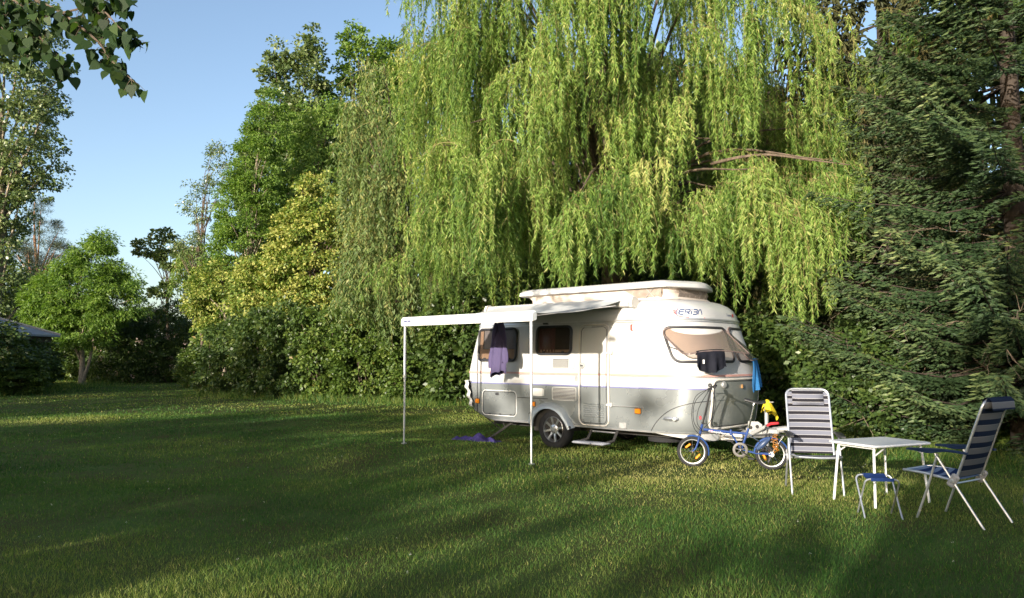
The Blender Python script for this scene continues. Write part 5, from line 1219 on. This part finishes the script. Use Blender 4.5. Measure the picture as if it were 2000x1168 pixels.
def rosebush(px, Y, h, w, label, seed, flowers=90):
    o = shrub('rose_bush', L_at(px, Y), [(0, 0, h*.5, w, 1.3, h*.5), (w*.5, -.2, h*.36, w*.7, 1.1, h*.36), (-w*.5, -.2, h*.38, w*.7, 1.1, h*.38), (.2, 0, h*.82, w*.5, .8, h*.22)], 240, 70, .42, .13, .07, LM['dark'], label, seed, 'flowering bushes at the end of the lawn', droop=.5, inner=.6)
    rng = np.random.default_rng(seed+500); c, out = lobes_sample([(0, -.2, h*.55, w*1.05, 1.4, h*.52)], flowers, rng, .93)
    k = 9; off = rvec(len(c)*k, rng).reshape(len(c), k, 3)*.075
    leaf_obj('blossom', (c[:, None] + off).reshape(-1, 3), off.reshape(-1, 3) + rng.normal(size=(len(c)*k, 3))*.03, rvec(len(c)*k, rng), .10, .09, LM['rose'], o, None, 'heart')
rosebush(345, 44, 4.6, 2.3, 'arching rose bush with faded pink blossom at the lawn end', 111, 120)
rosebush(265, 43, 3.8, 1.9, 'dark rose bush with few pale flowers right of the ash tree', 112, 45)
GS = 'shrubs along the left edge of the lawn'
for i, (px, Y, h, w, mm, lb) in enumerate(((20, 31, 2.3, 1.5, 'dark', 'broad-leaved dark shrub in the lower left corner of the lawn'), (-50, 29, 3.0, 1.9, 'dark', 'dense dark shrub cut by the left picture edge'), (40, 34, 2.3, 1.6, 'dark', 'dark shrub below the hut roof'), (60, 46, 6.0, 2.6, 'hedge', 'tall olive shrub behind the hut roof'), (-10, 46, 7.0, 2.8, 'dark', 'tall dark shrub behind the poplar'), (205, 46, 4.0, 2.4, 'dark', 'dark shrub behind the ash trunk'), (130, 48, 5.0, 2.6, 'dark', 'dark shrub behind the ash crown'), (405, 46, 4.0, 2.2, 'hedge', 'shrub between rose bush and hedge'), (400, 37, 2.2, 1.3, 'hedge', 'low shrub at the hedge corner'), (285, 50, 4.8, 2.6, 'dark', 'dark shrub behind the rose bushes'), (20, 29.5, 1.5, 1.3, 'hedge', 'low leafy plant at the left corner of the lawn'), (500, 39, 6.0, 2.8, 'hedge', 'tall shrub behind the locust stems'))):
    bush('border_shrub', L_at(px, Y), w, h, mm, lb, GS, 120+i)

# ---------------------------------------------------------------- leafy branch that hangs into the upper left corner
br = empty('overhanging_branch', (-6.6, 6.2, 0)); tag(br, 'near poplar branch with large shaded leaves hanging into the upper left corner', 'branch')
rng = np.random.default_rng(131); bb = MB(); LP = []; LA = []
B0 = np.array([-6.6, 6.2, 0])
def bpt(px, py, Y): return D(px, py, Y) - B0
mains = [[(-120, -160, 5.6), (40, -20, 5.4), (120, 25, 5.3), (190, 80, 5.2), (215, 115, 5.2), (262, 160, 5.1)], [(40, -20, 5.4), (70, 60, 5.5), (110, 110, 5.5), (128, 140, 5.5)], [(120, 25, 5.3), (190, 15, 5.2), (235, 55, 5.1), (275, 80, 5.1)], [(-60, -80, 5.6), (10, 10, 5.5), (30, 60, 5.5), (55, 110, 5.5)], [(60, -60, 5.3), (160, -20, 5.2), (215, 0, 5.2), (238, 5, 5.2)], [(-60, -60, 5.5), (60, 20, 5.4), (150, 40, 5.4), (205, 45, 5.3)], [(-90, -60, 5.7), (-20, 20, 5.7), (20, 80, 5.6)]]
for k, mpts in enumerate(mains):
    P = smooth_path([bpt(*q) for q in mpts], 8); bb.tube(P, list(np.linspace(.014 if k == 0 else .008, .0025, len(P))), 5)
    n = len(P)
    for i in range(int(n*.15), n):
        for j in range(rng.integers(2, 4)):
            s = P[i]; e = s + norm(rng.normal(size=3) + np.array([0, 0, -.9]))*rng.uniform(.035, .11); bb.tube([s, (s+e)/2 + np.array([0, 0, .008]), e], .0014, 3); LP.append(e); LA.append(norm(rng.normal(size=3)*.45 + np.array([.1, 0, -.9])))
N = len(LP); LP = np.array(LP); LA = np.array(LA); LN = norm(rng.normal(size=(N, 3))*.7 + np.array([0, -.9, .3])); LS = rng.uniform(.055, .10, N); order = rng.permutation(N); one, rest = order[:300], order[300:]
protos = []
for k in range(6):
    q = leaf_obj('leaf', np.zeros((1, 3)), np.array([[1., 0, 0]]), np.array([[0, 0, 1.]]), 1.0, rng.uniform(.82, .98), LM['near'], br, np.array([k/5]), 'cup', fold=rng.uniform(.15, .5)); protos.append(q)
for n_, i in enumerate(one):
    q = protos[n_] if n_ < 6 else protos[n_ % 6].copy()
    if n_ >= 6: COL.objects.link(q)
    ax_ = LA[i]; sd_ = norm(np.cross(LN[i], ax_)); nr_ = np.cross(ax_, sd_)
    q.parent = br; q.matrix_local = Matrix(((ax_[0]*LS[i], sd_[0]*LS[i], nr_[0]*LS[i], LP[i][0]), (ax_[1]*LS[i], sd_[1]*LS[i], nr_[1]*LS[i], LP[i][1]), (ax_[2]*LS[i], sd_[2]*LS[i], nr_[2]*LS[i], LP[i][2]), (0, 0, 0, 1)))
if len(rest): leaf_obj('leaves', LP[rest], LA[rest], LN[rest], LS[rest], LS[rest]*.88, LM['near'], br, None, 'cup', kind='stuff', fold=.3)
bb.build('twig', M['bark'], br, smooth=60)
# ---------------------------------------------------------------- unseen trees and shrubs behind the camera, placed and shaped to shade the lawn
ST = np.array([-SUN_H[0], -SUN_H[1]]); SC = np.array([ST[1], -ST[0]])            # along the light, across it
def sun_xy(c, d): return SC*c + ST*d
TE = math.tan(SUN_EL)
rowdef = [(-31.0, 25, 1.4, 'row shrub at the far end of the row, far left of the camera'), (-28.6, 25, 1.4, 'second row shrub from the far end of the row'), (-26.3, 24, 1.4, 'third row shrub from the far end of the row'), (-24.2, 27, 1.35, 'fourth row shrub from the far end of the row'), (-22.3, 28, 1.3, 'row shrub two places left of the slot that lets the light strip through'), (-21.1, 28, 1.0, 'row shrub beside the slot that lets the light strip through'),
    (-18.0, 6.0, .7, 'low row shrub right of the light slot'), (-17.0, 11, .9, 'second low shrub right of the light slot'), (-15.4, 12.5, 1.0, 'third shrub right of the light slot'), (-13.6, 12.5, 1.1, 'fourth shrub right of the light slot'), (-11.8, 11.5, 1.1, 'fifth shrub right of the light slot'), (-10.0, 10, 1.1, 'row shrub shading the lawn before the hedge'), (-8.3, 8.8, 1.1, 'row shrub shading the lawn before the awning'), (-6.8, 7.6, 1.0, 'row shrub shading the near lawn'), (-5.5, 6.4, .8, 'row shrub left of the wide gap'),
    (-1.7, 3.4, .8, 'low row shrub right of the wide gap'), (-.05, 13.5, .75, 'row shrub shading the navy chair'), (1.6, 12, 1.2, 'tall row shrub behind the camera'), (3.6, 14, 1.35, 'tall row shrub right behind the camera'), (5.8, 15, 1.4, 'tallest row shrub behind the camera on the right'), (8.0, 15, 1.4, 'last row shrub behind the camera on the right')]
D0 = -10.0
for i, (c, T, w, lb) in enumerate(rowdef):
    d = D0 + (i % 3)*.9; x, y = sun_xy(c, d); h = (T - d)*TE
    bush('shade_shrub', gz((x, y)), w, h*1.05, 'hedge' if i % 2 else 'dark', lb, 'unseen row of shade shrubs behind the camera', 200+i)
# unseen loose-crowned trees further back, leaf clumps set to break the light into patches
rs = np.random.default_rng(15); b_lbl = 'first second third fourth fifth sixth seventh eighth ninth tenth eleventh twelfth'.split()
for i, (c, T0, T1, n, cr) in enumerate(((-17.6, 6, 10, 6, .4), (-15.6, 8, 16.5, 24, .55), (-13.0, 8, 16.5, 26, .55), (-10.5, 6, 13.5, 26, .5), (-8.3, 5.5, 16, 30, .42), (-6.6, 4.5, 16, 32, .36), (-5.1, 3, 15.5, 28, .32), (-3.6, 1.5, 6.5, 5, .36), (-2.0, 1.5, 6.5, 8, .36), (.5, 5, 16, 26, .45), (1.0, 8, 44, 46, .55), (3.2, 8, 48, 46, .6))):
    d = -17.0 + rs.random()*2; x, y = sun_xy(c, d); za, zb = (T0 - d)*TE, (T1 - d)*TE; rng_ = np.random.default_rng(300+i); o = empty('shade_tree', gz((x, y))); tag(o, '%s loose-crowned shade tree from the left behind the camera' % b_lbl[i], 'tree', 'unseen shade trees behind the camera')
    cc = np.c_[SC[0]*1, SC[1]*1].repeat(n, 0)*rng_.uniform(-1.25, 1.25, (n, 1)) + ST*rng_.uniform(-.8, .8, (n, 1)); cc = np.c_[cc, rng_.uniform(za, zb, n)]
    per = 46; off = rvec(n*per, rng_).reshape(n, per, 3)*(rng_.random((n, per, 1))**.5)*(cr*rng_.uniform(.5, 1.15, (n, 1, 1))); off[:, :, 2] *= .55
    pos = (cc[:, None] + off).reshape(-1, 3); leaf_obj('crown', pos, rvec(len(pos), rng_), rvec(len(pos), rng_), .17, .13, LM['hedge'], o)
    b = MB(); limbs(b, (0, 0, -.05), (0, 0, zb), cc, rng_, .09, n); b.build('trunk', M['bark'], o, smooth=60)
# ---------------------------------------------------------------- grass
rng = np.random.default_rng(404)
def wedge(n, y0, y1, pw=1.0, half=.78):
    """points in the view wedge, density falling with distance"""
    u = rng.random(n); y = (y0**pw + u*(y1**pw - y0**pw))**(1/pw); x = (rng.random(n)*2 - 1)*(half*y + .6); return x, y
def vnoise(x, y, s, seed):
    r = np.random.default_rng(seed); g = r.random((64, 64)); u = (x/s) % 63; v = (y/s) % 63; i = u.astype(int) % 63; j = v.astype(int) % 63; f = u - np.floor(u); g_ = v - np.floor(v)
    f = f*f*(3-2*f); g_ = g_*g_*(3-2*g_); i2 = (i + 1) % 63; j2 = (j + 1) % 63; return (g[i, j]*(1-f) + g[i2, j]*f)*(1-g_) + (g[i, j2]*(1-f) + g[i2, j2]*f)*g_
def grass(n, y0, y1, pw, hL, wB, seed):
    x, y = wedge(n, y0, y1, pw); cl = vnoise(x, y, .28, seed)*.45 + vnoise(x, y, 1.7, seed+1)*.55
    keep = rng.random(n) < .45 + .75*cl; x, y, cl = x[keep], y[keep], cl[keep]; N = len(x)
    pos = np.c_[x, y, hgt(x, y) - .004]; L = hL*(.5 + .9*cl)*rng.uniform(.55, 1.35, N)
    ax = norm(np.c_[rng.normal(size=(N, 2))*.38, np.ones(N)]); nr = norm(np.c_[rng.normal(size=(N, 2)), np.full(N, .15)])
    dryp = vnoise(x, y, 2.6, 7)*.5 + vnoise(x, y, .8, 8)*.3 + vnoise(x, y, 6.0, 9)*.2
    warm = np.exp(-(((x-1.8)/3.6)**2 + ((y-9.0)/2.4)**2))                    # worn, dry turf round the chairs and the bicycle
    rn = np.clip(.10 + .30*rng.random(N) + .95*(dryp-.44) + .30*warm + (rng.random(N) < .035 + .18*warm)*.40, 0, 1)
    return pos, ax, nr, L, wB*rng.uniform(.7, 1.3, N)*(1 + y/28), rn
GM = leaf_mat('grass_blade', [(0, (.023, .076, .013)), (.30, (.064, .145, .025)), (.55, (.18, .22, .046)), (1, (.46, .41, .16))], .36, rough=.55, spec=.25)
A = [grass(250000, 3.6, 9.5, 1.25, .036, .0040, 11), grass(210000, 8.5, 20, 1.1, .040, .0075, 21), grass(120000, 18, 52, 1.1, .045, .019, 31)]
cat_ = [np.concatenate([a[i] for a in A]) for i in range(6)]
g_o = leaf_obj('lawn_grass', cat_[0], cat_[1], cat_[2], cat_[3], cat_[4], GM, None, cat_[5], 'tri'); tag(g_o, 'short mown lawn grass with dry patches', kind='stuff')
# taller tufts along the borders
P = []
for (px0, r0, px1, r1, n, sp) in ((395, 772, 900, 792, 5200, .5), (180, 746, 420, 742, 3200, 1.2), (-60, 775, 180, 752, 2600, 1.2), (1560, 860, 2040, 905, 5200, .6)):
    t = rng.random(n); a = G(px0, r0); e = G(px1, r1); q = a + (e-a)*t[:, None] + np.c_[rng.normal(size=(n, 2))*sp, np.zeros(n)]; P.append(q)
P = np.concatenate(P); N = len(P); P[:, 2] = hgt(P[:, 0], P[:, 1]); sc = np.clip(P[:, 1]/14, .8, 2.6)
b_o = leaf_obj('border_grass', P, norm(np.c_[rng.normal(size=(N, 2))*.4, np.ones(N)]), norm(np.c_[rng.normal(size=(N, 2)), np.full(N, .1)]), rng.uniform(.08, .26, N)*np.sqrt(sc), .007*sc, GM, None, rng.random(N)*.7, 'tri'); tag(b_o, 'taller uncut grass along hedge and shrubs', kind='stuff')
# clover heads
x, y = wedge(170, 4.5, 22, 1.4); k = 6; c = np.c_[x, y, hgt(x, y) + .045]; off = rvec(len(c)*k, rng).reshape(len(c), k, 3)*.004
c_o = leaf_obj('clover_flowers', (c[:, None] + off).reshape(-1, 3), off.reshape(-1, 3), rvec(len(c)*k, rng), .008, .006, leaf_mat('clover', [(0, (.5, .48, .42)), (1, (.7, .68, .62))], .2), None, None, 'leaf'); tag(c_o, 'scattered white clover heads in the lawn', kind='stuff')
